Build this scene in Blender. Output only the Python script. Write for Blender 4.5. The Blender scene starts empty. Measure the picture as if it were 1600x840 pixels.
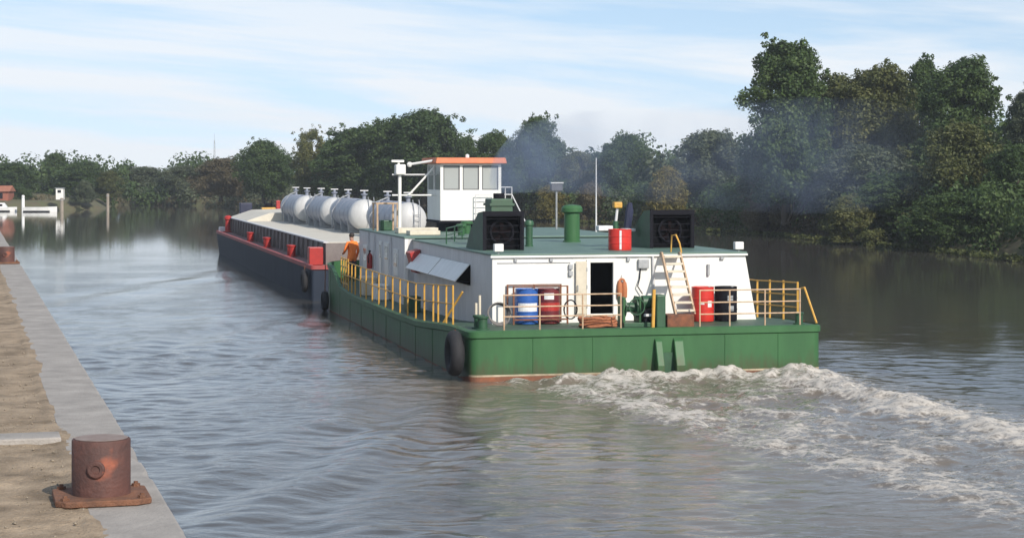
import bpy, bmesh, math, random
import numpy as np
from mathutils import Vector, Matrix
R = math.radians
random.seed(7)
rng = np.random.default_rng(11)
sc = bpy.context.scene
col = sc.collection

# ------------------------------------------------------------------ camera
CAM_H = 5.0
cd = bpy.data.cameras.new('camera')
cam = bpy.data.objects.new('camera', cd)
col.objects.link(cam)
cam.location = (0, 0, CAM_H)
cam.rotation_euler = (R(90), 0, 0)
cd.sensor_width = 36
cd.lens = 67.5
cd.shift_y = -0.0925
cd.clip_start = 0.2
cd.clip_end = 9000
sc.camera = cam

# ------------------------------------------------------------------ world
SUN_EL, SUN_AZ = 34.0, 148.0           # azimuth clockwise from +Y
wd = bpy.data.worlds.new('World')
sc.world = wd
wd.use_nodes = True
nt = wd.node_tree
nt.nodes.clear()
def wn(t, **k):
    n = nt.nodes.new(t)
    for a, b in k.items():
        setattr(n, a, b)
    return n
def wmath(op, a, b=None):
    n = wn('ShaderNodeMath', operation=op)
    for i, v in enumerate((a, b)):
        if v is None:
            continue
        if isinstance(v, (int, float)):
            n.inputs[i].default_value = v
        else:
            nt.links.new(v, n.inputs[i])
    return n.outputs[0]
sky = wn('ShaderNodeTexSky', sky_type='NISHITA')
sky.sun_disc = False
sky.sun_elevation = R(SUN_EL)
sky.sun_rotation = R(SUN_AZ)
sky.altitude = 50
sky.air_density = 1.0
sky.dust_density = 0.6
sky.ozone_density = 2.0
tc = wn('ShaderNodeTexCoord')
sep = wn('ShaderNodeSeparateXYZ')
nt.links.new(tc.outputs['Generated'], sep.inputs[0])
SKY_SHIFT = 4.7
# thin streaky cirrus over the whole sky
zt = wmath('ADD', sep.outputs[2], wmath('MULTIPLY', sep.outputs[0], 0.09))
cmb = wn('ShaderNodeCombineXYZ')
nt.links.new(wmath('ADD', wmath('MULTIPLY', sep.outputs[0], 3.2), SKY_SHIFT), cmb.inputs[0])
nt.links.new(wmath('MULTIPLY', sep.outputs[1], 3.2), cmb.inputs[1])
nt.links.new(wmath('MULTIPLY', zt, 34.0), cmb.inputs[2])
ns = wn('ShaderNodeTexNoise')
ns.inputs['Scale'].default_value = 1.0
ns.inputs['Detail'].default_value = 7
ns.inputs['Roughness'].default_value = 0.55
ns.inputs['Distortion'].default_value = 0.35
nt.links.new(cmb.outputs[0], ns.inputs['Vector'])
rp = wn('ShaderNodeValToRGB')
rp.color_ramp.elements[0].position = 0.40
rp.color_ramp.elements[0].color = (0.18, 0.18, 0.18, 1)
rp.color_ramp.elements[1].position = 0.56
rp.color_ramp.elements[1].color = (0.92, 0.92, 0.92, 1)
nt.links.new(ns.outputs['Fac'], rp.inputs[0])
mx = wn('ShaderNodeMixRGB')
mx.inputs['Color2'].default_value = (6.05, 6.35, 6.7, 1)
zc = wmath('MAXIMUM', sep.outputs[2], 0.0)
thin = wmath('ADD', wmath('MULTIPLY', wmath('POWER', 2.718, wmath('MULTIPLY', zc, -4.0)), 0.70), 0.30)
low = wmath('MULTIPLY', wmath('POWER', 2.718, wmath('MULTIPLY', zc, -26.0)), 0.62)
vf = wmath('MINIMUM', wmath('ADD', wmath('MULTIPLY', rp.outputs['Color'], thin), low), 0.96)
nt.links.new(vf, mx.inputs['Fac'])
va = wn('ShaderNodeVectorMath', operation='ADD')
va.inputs[1].default_value = (0, 0, 0.16)
nt.links.new(tc.outputs['Generated'], va.inputs[0])
vn = wn('ShaderNodeVectorMath', operation='NORMALIZE')
nt.links.new(va.outputs[0], vn.inputs[0])
nt.links.new(vn.outputs[0], sky.inputs['Vector'])
gm_ = wn('ShaderNodeMixRGB', blend_type='MULTIPLY')
gm_.inputs['Fac'].default_value = 1.0
gm_.inputs['Color2'].default_value = (1.26, 1.25, 1.14, 1)
nt.links.new(sky.outputs[0], gm_.inputs['Color1'])
nt.links.new(gm_.outputs[0], mx.inputs['Color1'])
bg = wn('ShaderNodeBackground')
bg.inputs['Strength'].default_value = 0.15
nt.links.new(mx.outputs[0], bg.inputs['Color'])
wo = wn('ShaderNodeOutputWorld')
nt.links.new(bg.outputs[0], wo.inputs['Surface'])

# ------------------------------------------------------------------ sun
sd = bpy.data.lights.new('sun', 'SUN')
sd.energy = 4.8
sd.angle = R(0.6)
sd.color = (1.0, 0.93, 0.83)
sun = bpy.data.objects.new('sun', sd)
col.objects.link(sun)
to_sun = Vector((math.sin(R(SUN_AZ)) * math.cos(R(SUN_EL)), math.cos(R(SUN_AZ)) * math.cos(R(SUN_EL)), math.sin(R(SUN_EL))))
sun.rotation_euler = to_sun.to_track_quat('Z', 'Y').to_euler()
sun.location = (30, -30, 60)

sc.view_settings.view_transform = 'Standard'
sc.view_settings.look = 'None'
sc.view_settings.exposure = 0.0
sc.view_settings.gamma = 1.0
sc.view_settings.use_curve_mapping = False
try:
    sc.cycles.max_bounces = 6
    sc.cycles.transparent_max_bounces = 8
    sc.cycles.volume_bounces = 0
    sc.cycles.use_denoising = True
except Exception:
    pass

# ------------------------------------------------------------------ materials
MATS = {}
def mat(name, c, rough=0.6, c2=None, scale=4.0, amt=1.0, metal=0.0, bump=0.0, bscale=None, spec=0.5,
        rust=None, rust_amt=0.5, rust_scale=1.6, lo=0.35, hi=0.7, stretch=(1, 1, 1), coords='Object'):
    m = bpy.data.materials.new(name)
    m.use_nodes = True
    t = m.node_tree
    b = t.nodes['Principled BSDF']
    b.inputs['Roughness'].default_value = rough
    b.inputs['Metallic'].default_value = metal
    b.inputs['Specular IOR Level'].default_value = spec
    tcn = t.nodes.new('ShaderNodeTexCoord')
    mp = t.nodes.new('ShaderNodeMapping')
    mp.inputs['Scale'].default_value = stretch
    t.links.new(tcn.outputs[coords], mp.inputs['Vector'])
    if c2 is None:
        c2 = tuple(x * 0.78 for x in c[:3])
    n = t.nodes.new('ShaderNodeTexNoise')
    n.inputs['Scale'].default_value = scale
    n.inputs['Detail'].default_value = 8
    n.inputs['Roughness'].default_value = 0.65
    t.links.new(mp.outputs[0], n.inputs['Vector'])
    r = t.nodes.new('ShaderNodeValToRGB')
    r.color_ramp.elements[0].position = lo
    r.color_ramp.elements[1].position = hi
    r.color_ramp.elements[0].color = (*c2[:3], 1)
    r.color_ramp.elements[1].color = (*c[:3], 1)
    t.links.new(n.outputs['Fac'], r.inputs[0])
    outc = r.outputs[0]
    if rust is not None:
        n2 = t.nodes.new('ShaderNodeTexNoise')
        n2.inputs['Scale'].default_value = rust_scale
        n2.inputs['Detail'].default_value = 9
        n2.inputs['Roughness'].default_value = 0.72
        mp2 = t.nodes.new('ShaderNodeMapping')
        mp2.inputs['Scale'].default_value = (stretch[0] * 1.7, stretch[1] * 1.7, stretch[2] * 0.55)
        mp2.inputs['Location'].default_value = (3.1, 7.7, 1.9)
        t.links.new(tcn.outputs[coords], mp2.inputs['Vector'])
        t.links.new(mp2.outputs[0], n2.inputs['Vector'])
        r2 = t.nodes.new('ShaderNodeValToRGB')
        r2.color_ramp.elements[0].position = 0.72 - 0.25 * rust_amt
        r2.color_ramp.elements[1].position = 0.80 - 0.2 * rust_amt
        t.links.new(n2.outputs['Fac'], r2.inputs[0])
        mxr = t.nodes.new('ShaderNodeMixRGB')
        mxr.inputs['Color2'].default_value = (*rust, 1)
        t.links.new(r2.outputs[0], mxr.inputs['Fac'])
        t.links.new(outc, mxr.inputs['Color1'])
        outc = mxr.outputs[0]
    t.links.new(outc, b.inputs['Base Color'])
    if bump:
        bn = t.nodes.new('ShaderNodeBump')
        bn.inputs['Strength'].default_value = bump
        bn.inputs['Distance'].default_value = 0.02
        n3 = t.nodes.new('ShaderNodeTexNoise')
        n3.inputs['Scale'].default_value = bscale or scale * 3
        n3.inputs['Detail'].default_value = 6
        t.links.new(mp.outputs[0], n3.inputs['Vector'])
        t.links.new(n3.outputs['Fac'], bn.inputs['Height'])
        t.links.new(bn.outputs[0], b.inputs['Normal'])
    MATS[name] = m
    return m

M_GREEN = mat('hull_green', (0.045, 0.132, 0.050), 0.5, spec=0.3, c2=(0.034, 0.102, 0.040), scale=1.3, bump=0.5, bscale=2.2, rust=(0.085, 0.10, 0.05), rust_amt=0.34, rust_scale=2.2, stretch=(1.3, 1.3, 0.35))
def waterline_scum(m):
    t = m.node_tree
    b = t.nodes['Principled BSDF']
    src = b.inputs['Base Color'].links[0].from_socket
    tcn = t.nodes.new('ShaderNodeTexCoord')
    sp = t.nodes.new('ShaderNodeSeparateXYZ')
    t.links.new(tcn.outputs['Object'], sp.inputs[0])
    mpn = t.nodes.new('ShaderNodeMapping')
    mpn.inputs['Scale'].default_value = (2.6, 2.6, 0.5)
    t.links.new(tcn.outputs['Object'], mpn.inputs['Vector'])
    nn = t.nodes.new('ShaderNodeTexNoise')
    nn.inputs['Scale'].default_value = 2.0
    nn.inputs['Detail'].default_value = 8
    nn.inputs['Roughness'].default_value = 0.7
    t.links.new(mpn.outputs[0], nn.inputs['Vector'])
    a = t.nodes.new('ShaderNodeMath')
    a.operation = 'MULTIPLY_ADD'
    a.inputs[1].default_value = 1.5
    t.links.new(nn.outputs['Fac'], a.inputs[0])
    sb = t.nodes.new('ShaderNodeMath')
    sb.operation = 'MULTIPLY'
    sb.inputs[1].default_value = -1.0
    t.links.new(sp.outputs[2], sb.inputs[0])
    t.links.new(sb.outputs[0], a.inputs[2])
    mr = t.nodes.new('ShaderNodeMapRange')
    mr.inputs['From Min'].default_value = 0.22
    mr.inputs['From Max'].default_value = 0.66
    mr.inputs['To Max'].default_value = 0.8
    t.links.new(a.outputs[0], mr.inputs['Value'])
    mxr = t.nodes.new('ShaderNodeMixRGB')
    mxr.inputs['Color2'].default_value = (0.062, 0.068, 0.032, 1)
    t.links.new(mr.outputs[0], mxr.inputs['Fac'])
    t.links.new(src, mxr.inputs['Color1'])
    t.links.new(mxr.outputs[0], b.inputs['Base Color'])
waterline_scum(M_GREEN)
M_DKGREEN = mat('machine_green', (0.028, 0.10, 0.045), 0.5, (0.02, 0.06, 0.03), 5)
M_DECK = mat('deck_green', (0.05, 0.115, 0.065), 0.6, (0.045, 0.075, 0.05), 2.5, rust=(0.14, 0.07, 0.035), rust_amt=0.35)
M_ROOF = mat('roof_paint', (0.115, 0.19, 0.155), 0.55, (0.085, 0.145, 0.118), 1.4, bump=0.1, rust=(0.12, 0.09, 0.06), rust_amt=0.15)
M_WHITE = mat('white_paint', (0.80, 0.79, 0.75), 0.45, (0.70, 0.69, 0.65), 1.8, rust=(0.48, 0.38, 0.28), rust_amt=0.17, rust_scale=3, stretch=(1.6, 1.6, 0.4), bump=0.05)
M_SHADE_GREYW = mat('shaded_and_grey_white', (0.64, 0.635, 0.635), 0.5, (0.52, 0.515, 0.515), 2.2, rust=(0.3, 0.2, 0.13), rust_amt=0.12, stretch=(1, 1, 0.4))  # house white with port side shade put into the colour; grey-white on fittings
M_CREAM = mat('cream_paint', (0.66, 0.60, 0.48), 0.55, (0.52, 0.46, 0.36), 4, rust=(0.2, 0.1, 0.05), rust_amt=0.2)
M_RUST = mat('rusty_steel', (0.24, 0.085, 0.04), 0.85, (0.10, 0.045, 0.028), 6, bump=0.5, bscale=30)
M_BOOT = mat('boot_top', (0.26, 0.09, 0.04), 0.8, (0.13, 0.06, 0.035), 3, bump=0.3, rust=(0.35, 0.3, 0.24), rust_amt=0.2)
M_BAND = mat('waterline_band', (0.5, 0.42, 0.3), 0.75, (0.25, 0.2, 0.13), 2.5, rust=(0.2, 0.1, 0.05), rust_amt=0.45)
M_YEL = mat('rail_yellow', (0.66, 0.38, 0.07), 0.55, (0.50, 0.27, 0.05), 9, rust=(0.2, 0.09, 0.04), rust_amt=0.25)
M_TAN = mat('rail_tan', (0.58, 0.42, 0.28), 0.6, (0.42, 0.28, 0.17), 9, rust=(0.2, 0.1, 0.05), rust_amt=0.25)
M_BLACK = mat('black_paint', (0.008, 0.008, 0.013), 0.8, spec=0.2, c2=(0.006, 0.006, 0.01), scale=6)
M_DARK = mat('shade_black_interior', (0.006, 0.006, 0.008), 0.95, spec=0.1)  # near-black colour stands in for the darkness inside openings
M_RUBBER = mat('tyre_rubber', (0.022, 0.022, 0.026), 0.8, (0.014, 0.014, 0.016), 12, bump=0.4)
M_RED = mat('red_paint', (0.42, 0.03, 0.022), 0.42, (0.30, 0.022, 0.02), 4, rust=(0.16, 0.05, 0.03), rust_amt=0.2)
M_DRUMRED = mat('drum_red', (0.62, 0.035, 0.025), 0.33, (0.5, 0.03, 0.022), 3)
M_DRUMBLUE = mat('drum_blue', (0.03, 0.12, 0.42), 0.35, (0.025, 0.095, 0.33), 3)
M_MAROON = mat('drum_maroon', (0.16, 0.02, 0.025), 0.45, (0.10, 0.014, 0.02), 4)
M_LABEL = mat('label_paper', (0.75, 0.75, 0.74), 0.7, (0.55, 0.56, 0.58), 10)
M_ORANGE = mat('orange_roof', (0.60, 0.17, 0.06), 0.6, (0.5, 0.13, 0.05), 4)
M_GLASS = mat('window_glass', (0.34, 0.33, 0.32), 0.08, (0.26, 0.26, 0.26), 1.2, spec=0.8)
M_SLATE = mat('barge_slate', (0.034, 0.045, 0.068), 0.65, (0.022, 0.030, 0.047), 1.1, spec=0.15, bump=0.3, bscale=4, rust=(0.09, 0.06, 0.05), rust_amt=0.08, stretch=(1, 1, 0.5))
M_COAM = mat('coaming_brown', (0.19, 0.165, 0.155), 0.65, (0.12, 0.10, 0.095), 1.6, rust=(0.16, 0.07, 0.04), rust_amt=0.3)
M_BDECK = mat('barge_deck', (0.23, 0.12, 0.11), 0.75, (0.15, 0.09, 0.085), 2, rust=(0.2, 0.18, 0.17), rust_amt=0.4)
M_COVER = mat('hatch_cream', (0.60, 0.565, 0.48), 0.6, (0.50, 0.46, 0.385), 0.9, rust=(0.30, 0.22, 0.14), rust_amt=0.12)
M_TANK = mat('tank_white', (0.56, 0.56, 0.555), 0.42, (0.44, 0.44, 0.435), 1.6, rust=(0.42, 0.36, 0.29), rust_amt=0.25, rust_scale=2.5, stretch=(1.5, 1.5, 0.5))
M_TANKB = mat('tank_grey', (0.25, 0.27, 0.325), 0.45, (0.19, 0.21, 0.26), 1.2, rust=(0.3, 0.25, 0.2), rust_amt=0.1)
M_STEEL = mat('galvanised', (0.42, 0.43, 0.44), 0.5, (0.3, 0.31, 0.32), 8, metal=0.4)
M_FAN = mat('fan_paint', (0.009, 0.005, 0.006), 0.9, spec=0.1)
M_DGREY = mat('dark_grey_paint', (0.10, 0.10, 0.11), 0.6)
M_NAVY = mat('navy_paint', (0.014, 0.018, 0.05), 0.5)
M_CONC = mat('coping_concrete', (0.37, 0.34, 0.31), 0.85, (0.24, 0.22, 0.20), 3.0, bump=0.5, bscale=40, rust=(0.2, 0.18, 0.15), rust_amt=0.35, rust_scale=5)
M_CONCD = mat('wall_concrete', (0.26, 0.24, 0.22), 0.9, (0.15, 0.14, 0.12), 0.8, bump=0.4, bscale=20)
M_HIVIS = mat('hivis_orange', (1.0, 0.24, 0.035), 0.7, (0.95, 0.2, 0.03), 6)
M_TROUSER = mat('trousers_navy', (0.05, 0.05, 0.06), 0.8)
M_SKIN = mat('skin', (0.42, 0.24, 0.17), 0.6, (0.36, 0.2, 0.14), 8)
M_HAIR = mat('hair_dark', (0.03, 0.02, 0.015), 0.7)
M_BRICK = mat('brick_red', (0.33, 0.11, 0.07), 0.85, (0.22, 0.08, 0.055), 6)
M_TILE = mat('roof_tile', (0.36, 0.14, 0.085), 0.85, (0.25, 0.1, 0.06), 5)
M_WOOD = mat('weathered_wood', (0.30, 0.26, 0.21), 0.85, (0.19, 0.16, 0.13), 4, stretch=(1, 1, 0.2))
M_BARK = mat('bark', (0.085, 0.068, 0.05), 0.9, (0.045, 0.036, 0.028), 6, stretch=(1, 1, 0.3), bump=0.6)
M_BOAT = mat('boat_white', (0.78, 0.78, 0.76), 0.35, (0.68, 0.68, 0.66), 2)
M_ROPE = mat('hose_grey', (0.20, 0.19, 0.18), 0.8, (0.11, 0.10, 0.095), 20)

# ------------------------------------------------------------------ mesh helpers
class MB:
    def __init__(self):
        self.v, self.f = [], []
    def add(self, vs, fs):
        o = len(self.v)
        self.v += [tuple(p) for p in vs]
        self.f += [tuple(i + o for i in f) for f in fs]
        return self
    def box(self, a, b):
        x0, y0, z0 = a
        x1, y1, z1 = b
        return self.hexa([(x0, y0, z0), (x1, y0, z0), (x1, y1, z0), (x0, y1, z0), (x0, y0, z1), (x1, y0, z1), (x1, y1, z1), (x0, y1, z1)])
    def hexa(self, p):
        return self.add(p, [(0, 3, 2, 1), (4, 5, 6, 7), (0, 1, 5, 4), (1, 2, 6, 5), (2, 3, 7, 6), (3, 0, 4, 7)])
    def tube(self, path, r, n=8, caps=True):
        pts = [Vector(p) for p in path]
        rs = r if isinstance(r, (list, tuple)) else [r] * len(pts)
        vs, fs = [], []
        up = None
        for i, p in enumerate(pts):
            d = (pts[min(i + 1, len(pts) - 1)] - pts[max(i - 1, 0)]).normalized()
            if up is None:
                up = Vector((0, 0, 1)) if abs(d.z) < 0.9 else Vector((1, 0, 0))
            a = d.cross(up)
            if a.length < 1e-4:
                a = d.cross(Vector((0, 1, 0.3)))
            a.normalize()
            b = d.cross(a).normalized()
            up = -b if False else a.cross(d)
            for k in range(n):
                t = 2 * math.pi * k / n
                vs.append(p + (a * math.cos(t) + b * math.sin(t)) * rs[i])
        for i in range(len(pts) - 1):
            for k in range(n):
                fs.append((i * n + k, i * n + (k + 1) % n, (i + 1) * n + (k + 1) % n, (i + 1) * n + k))
        if caps:
            fs.append(tuple(range(n - 1, -1, -1)))
            fs.append(tuple((len(pts) - 1) * n + k for k in range(n)))
        return self.add(vs, fs)
    def lathe(self, prof, c=(0, 0, 0), n=24, axis='z'):
        vs, fs = [], []
        for (r, h) in prof:
            for k in range(n):
                t = 2 * math.pi * k / n
                x, y, z = r * math.cos(t), r * math.sin(t), h
                if axis == 'y':
                    x, y, z = x, h, -y
                elif axis == 'x':
                    x, y, z = h, y, -x
                vs.append((c[0] + x, c[1] + y, c[2] + z))
        for i in range(len(prof) - 1):
            for k in range(n):
                fs.append((i * n + k, i * n + (k + 1) % n, (i + 1) * n + (k + 1) % n, (i + 1) * n + k))
        if prof[0][0] > 1e-4:
            fs.append(tuple(range(n - 1, -1, -1)))
        if prof[-1][0] > 1e-4:
            fs.append(tuple((len(prof) - 1) * n + k for k in range(n)))
        return self.add(vs, fs)
    def prism(self, poly, a, b, axis='x'):
        n = len(poly)
        vs = []
        for h in (a, b):
            for (p, q) in poly:
                vs.append({'x': (h, p, q), 'y': (p, h, q), 'z': (p, q, h)}[axis])
        fs = [tuple(range(n)), tuple(range(2 * n - 1, n - 1, -1))]
        for k in range(n):
            fs.append((k, k + n, (k + 1) % n + n, (k + 1) % n))
        return self.add(vs, fs)
    def torus(self, c, R0, r, axis='x', n=28, m=12, flat=1.0):
        vs, fs = [], []
        for i in range(n):
            t = 2 * math.pi * i / n
            for j in range(m):
                s = 2 * math.pi * j / m
                rr = R0 + r * math.cos(s)
                h = r * flat * math.sin(s)
                a, b = rr * math.cos(t), rr * math.sin(t)
                p = {'x': (h, a, b), 'y': (a, h, b), 'z': (a, b, h)}[axis]
                vs.append((c[0] + p[0], c[1] + p[1], c[2] + p[2]))
        for i in range(n):
            for j in range(m):
                fs.append((i * m + j, ((i + 1) % n) * m + j, ((i + 1) % n) * m + (j + 1) % m, i * m + (j + 1) % m))
        return self.add(vs, fs)
    def build(self, name, material, parent=None, smooth=False, bevel=0.0, loc=None):
        me = bpy.data.meshes.new(name)
        me.from_pydata(self.v, [], self.f)
        bm = bmesh.new()
        bm.from_mesh(me)
        bmesh.ops.recalc_face_normals(bm, faces=bm.faces)
        bm.to_mesh(me)
        bm.free()
        me.materials.append(material)
        if smooth:
            me.shade_smooth()
            try:
                me.set_sharp_from_angle(angle=R(35))
            except Exception:
                pass
        o = bpy.data.objects.new(name, me)
        col.objects.link(o)
        if parent is not None:
            o.parent = parent
        if loc is not None:
            o.location = loc
        if bevel:
            bv = o.modifiers.new('bevel', 'BEVEL')
            bv.width = bevel
            bv.segments = 2
            bv.limit_method = 'ANGLE'
        return o

def tag(o, label=None, cat=None, group=None, kind=None):
    if label:
        o['label'] = label
    if cat:
        o['category'] = cat
    if group:
        o['group'] = group
    if kind:
        o['kind'] = kind
    return o
def thing(name, label, cat, loc=(0, 0, 0), rz=0.0, group=None):
    o = bpy.data.objects.new(name, None)
    o.empty_display_size = 0.3
    col.objects.link(o)
    o.location = loc
    o.rotation_euler = (0, 0, rz)
    return tag(o, label, cat, group)
def copy_tree(o, parent=None):
    c = o.copy()
    col.objects.link(c)
    c.parent = parent
    for ch in list(o.children):
        copy_tree(ch, c)
    return c

# ship frame: origin at the stern's port corner on the water, u to starboard, v forward
A = math.atan(700 / 3000)
SA, CA = math.sin(A), math.cos(A)
O = (-1.0, 46.15)
def S(u, v, z=0.0):
    return (O[0] + u * CA - v * SA, O[1] + u * SA + v * CA, z)
def ship_thing(name, label, cat, u, v, z=0.0, group=None, rz=0.0):
    return thing(name, label, cat, S(u, v, z), A + rz, group)

# ------------------------------------------------------------------ numpy gradient noise
_perm = np.random.default_rng(3).permutation(4096)
_ang = np.random.default_rng(4).uniform(0, 2 * np.pi, 4096)
def gnoise(x, y, seed=0):
    xi = np.floor(x).astype(np.int64)
    yi = np.floor(y).astype(np.int64)
    xf = x - xi
    yf = y - yi
    def g(ix, iy, dx, dy):
        h = _perm[(_perm[(ix + seed * 131) & 4095] + iy) & 4095]
        return np.cos(_ang[h]) * dx + np.sin(_ang[h]) * dy
    w = lambda t: t * t * t * (t * (t * 6 - 15) + 10)
    a = g(xi, yi, xf, yf)
    b = g(xi + 1, yi, xf - 1, yf)
    c = g(xi, yi + 1, xf, yf - 1)
    d = g(xi + 1, yi + 1, xf - 1, yf - 1)
    u, v = w(xf), w(yf)
    return (a * (1 - u) + b * u) * (1 - v) + (c * (1 - u) + d * u) * v
def fbm(x, y, oct=4, seed=0, gain=0.5):
    s, amp = 0, 1.0
    for i in range(oct):
        s = s + amp * gnoise(x * 2 ** i, y * 2 ** i, seed + i * 7)
        amp *= gain
    return s
def sstep(a, b, x):
    t = np.clip((x - a) / (b - a), 0, 1)
    return t * t * (3 - 2 * t)

def fast_mesh(name, verts, faces):
    """verts (n,3) float, faces (m,4) or (m,3) int"""
    me = bpy.data.meshes.new(name)
    k = faces.shape[1]
    me.vertices.add(len(verts))
    me.vertices.foreach_set('co', verts.astype(np.float32).ravel())
    me.loops.add(faces.size)
    me.loops.foreach_set('vertex_index', faces.astype(np.int32).ravel())
    me.polygons.add(len(faces))
    me.polygons.foreach_set('loop_start', np.arange(0, faces.size, k, dtype=np.int32))
    me.update(calc_edges=True)
    return me
def grid_faces(nr, nc):
    idx = np.arange(nr * nc).reshape(nr, nc)
    return np.stack([idx[:-1, :-1], idx[:-1, 1:], idx[1:, 1:], idx[1:, :-1]], -1).reshape(-1, 4)
def graded(lo, flo, fhi, hi, step, grow):
    mid = list(np.arange(flo, fhi + step * 0.5, step))
    left, s, p = [], step, flo
    while p > lo:
        s *= grow
        p -= s
        left.append(p)
    right, s, p = [], step, mid[-1]
    while p < hi:
        s *= grow
        p += s
        right.append(p)
    return np.array(left[::-1] + mid + right)

# ------------------------------------------------------------------ water
xs = graded(-190, -9.0, 12.0, 260, 0.08, 1.024)
ys = graded(-40, 14.0, 50.0, 520, 0.08, 1.02)
gx, gy = np.meshgrid(xs, ys)
U = (gx - O[0]) * CA + (gy - O[1]) * SA
V = -(gx - O[0]) * SA + (gy - O[1]) * CA
cell = np.maximum(np.gradient(xs)[None, :] + 0 * gy, np.gradient(ys)[:, None] + 0 * gx)
h = np.zeros_like(gx)
wr = np.random.default_rng(21)
far = sstep(135, 45, gy)                       # calm water far away
lee = 1 - 0.75 * sstep(10.0, 14.0, U) * sstep(-2, 6, V)     # calmer under the right bank
for i in range(60):
    L = 0.34 * (7.0 ** wr.random())
    th = wr.normal(0.15, 0.75) + math.pi / 2
    k = 2 * math.pi / L
    ph = wr.random() * 6.28
    wx = gx + 0.5 * gnoise(gx / 6, gy / 6, i)
    a = 0.0021 * L ** 0.45
    ok = sstep(0.5, 0.22, cell / L)
    h += a * ok * np.sin(k * (wx * math.cos(th) + gy * math.sin(th)) + ph) * (0.55 + 0.9 * np.clip(gnoise(gx / 9, gy / 7, 60 + i % 5) + 0.4, 0, 1))
h *= (0.10 + 0.90 * far) * lee
# diverging bow/stern waves rolling off the port side
for (v0, sl, amp, wl) in ((58, 0.33, 0.04, 3.2), (26, 0.36, 0.055, 2.6), (-1, 0.42, 0.075, 2.4)):
    d = (-U) - sl * (v0 - V)                  # distance across the diverging crest
    env = np.exp(-(d / 2.6) ** 2) * sstep(0.5, 4, v0 - V) * np.exp(-np.clip(v0 - V, 0, 99) / 38) * sstep(0.3, -1.0, U)
    h += amp * env * np.cos(2 * math.pi * d / wl + 2.0 * gnoise(gx / 5, gy / 5, 90)) * sstep(0.5, 0.22, cell / wl)
# propeller wash behind the stern
s = -V
left_edge = 1.5 + 0.11 * s - 0.8 * np.exp(-s / 1.5)
right_edge = 8.5 + 0.01 * s
inside = sstep(-0.9, 0.5, U - left_edge) * sstep(-0.7, 0.5, right_edge - U) * sstep(-0.15, 0.25, s)
life = np.exp(-np.clip(s, 0, 99) / 26)
jx, jy = U + 0.35 * fbm(U / 1.3, V / 1.3, 2, 5), V + 0.35 * fbm(U / 1.3, V / 1.3, 2, 15)
turb = fbm(jx / 1.5, jy / 2.2, 5, 30, 0.55)
ridges = 1 - np.abs(fbm(jx / 1.1, jy / 2.0, 4, 41, 0.55)) * 2.4
fineok = sstep(0.3, 0.12, cell)
h = h * (1 - 0.6 * inside) + inside * life * (0.17 * turb + 0.06 * np.clip(ridges, 0, 1)) * fineok
def ridge(uc, w, lo_, hi_, amp, sd):
    wob = uc + 0.35 * gnoise(V / 2.2, 0 * V + sd, 50 + int(sd))
    e = np.exp(-((U - wob) / w) ** 2) * sstep(lo_, lo_ + 0.8, s) * sstep(hi_, hi_ - 4, s)
    return e * (0.6 + 0.8 * np.clip(fbm(U / 0.7, V / 0.9, 4, 60 + int(sd)) + 0.35, 0, 1.2)) * amp
rR = ridge(8.1 + 0.012 * s, 1.15, -0.3, 26, 1.0, 1.5)
rL = ridge(2.1 + 0.12 * s, 1.15, 1.0, 30, 1.0, 2.5)
rS = np.exp(-((s - 0.55 - 0.25 * gnoise(U / 0.9, 0 * U + 7.5, 3)) / 0.5) ** 2) * sstep(1.3, 2.4, U) * sstep(9.0, 8.3, U) * (0.35 + 1.1 * np.clip(fbm(U / 0.8, V / 0.8, 3, 77) + 0.3, 0, 1.2)) * sstep(-0.1, 0.1, s)
h += (0.15 * rR * np.exp(-s / 30) + 0.03 * rL + 0.19 * rS) * fineok
h += (0.5 * inside * life + 0.9 * np.clip(rR + rS + 0.4 * rL, 0, 1)) * fineok * 0.05 * fbm(jx / 0.34, jy / 0.42, 4, 95, 0.6)
foam = 0.92 * rR * np.exp(-s / 45) + 0.52 * rL * np.exp(-s / 45) + 0.70 * rS
foam += inside * (0.42 + 0.40 * np.exp(-s / 6.0)) * (0.45 + 1.3 * turb)
foam += 0.28 * inside * sstep(0.72, 1.0, ridges) * np.exp(-s / 22)
foam += 0.16 * sstep(0.78, 1.0, 1 - np.abs(fbm(U / 2.5, V / 3.5, 4, 111)) * 2.6) * sstep(-5, 0, U - left_edge + 2) * sstep(0, 4, s) * (1 - inside) * np.exp(-s / 14)
foam = np.clip(foam, 0, 0.86)
# churned silt brought up by the propellers
silt = np.clip(0.95 * sstep(-8.5, 1.0, U - left_edge + 1.5 * fbm(gx / 5, gy / 5, 3, 44)) * sstep(-3.5, 0.5, right_edge - U) * sstep(-1.5, 1.0, s) + 0.3 * sstep(-4, 0, U) * sstep(0.2, -0.3, U) * sstep(30, 12, V), 0, 1)
me = fast_mesh('water', np.stack([gx, gy, h], -1).reshape(-1, 3), grid_faces(*gx.shape))
for nm, arr in (('foam', foam), ('silt', silt), ('calm', (1 - far * lee))):
    at = me.attributes.new(nm, 'FLOAT', 'POINT')
    at.data.foreach_set('value', arr.astype(np.float32).ravel())
me.shade_smooth()

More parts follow.
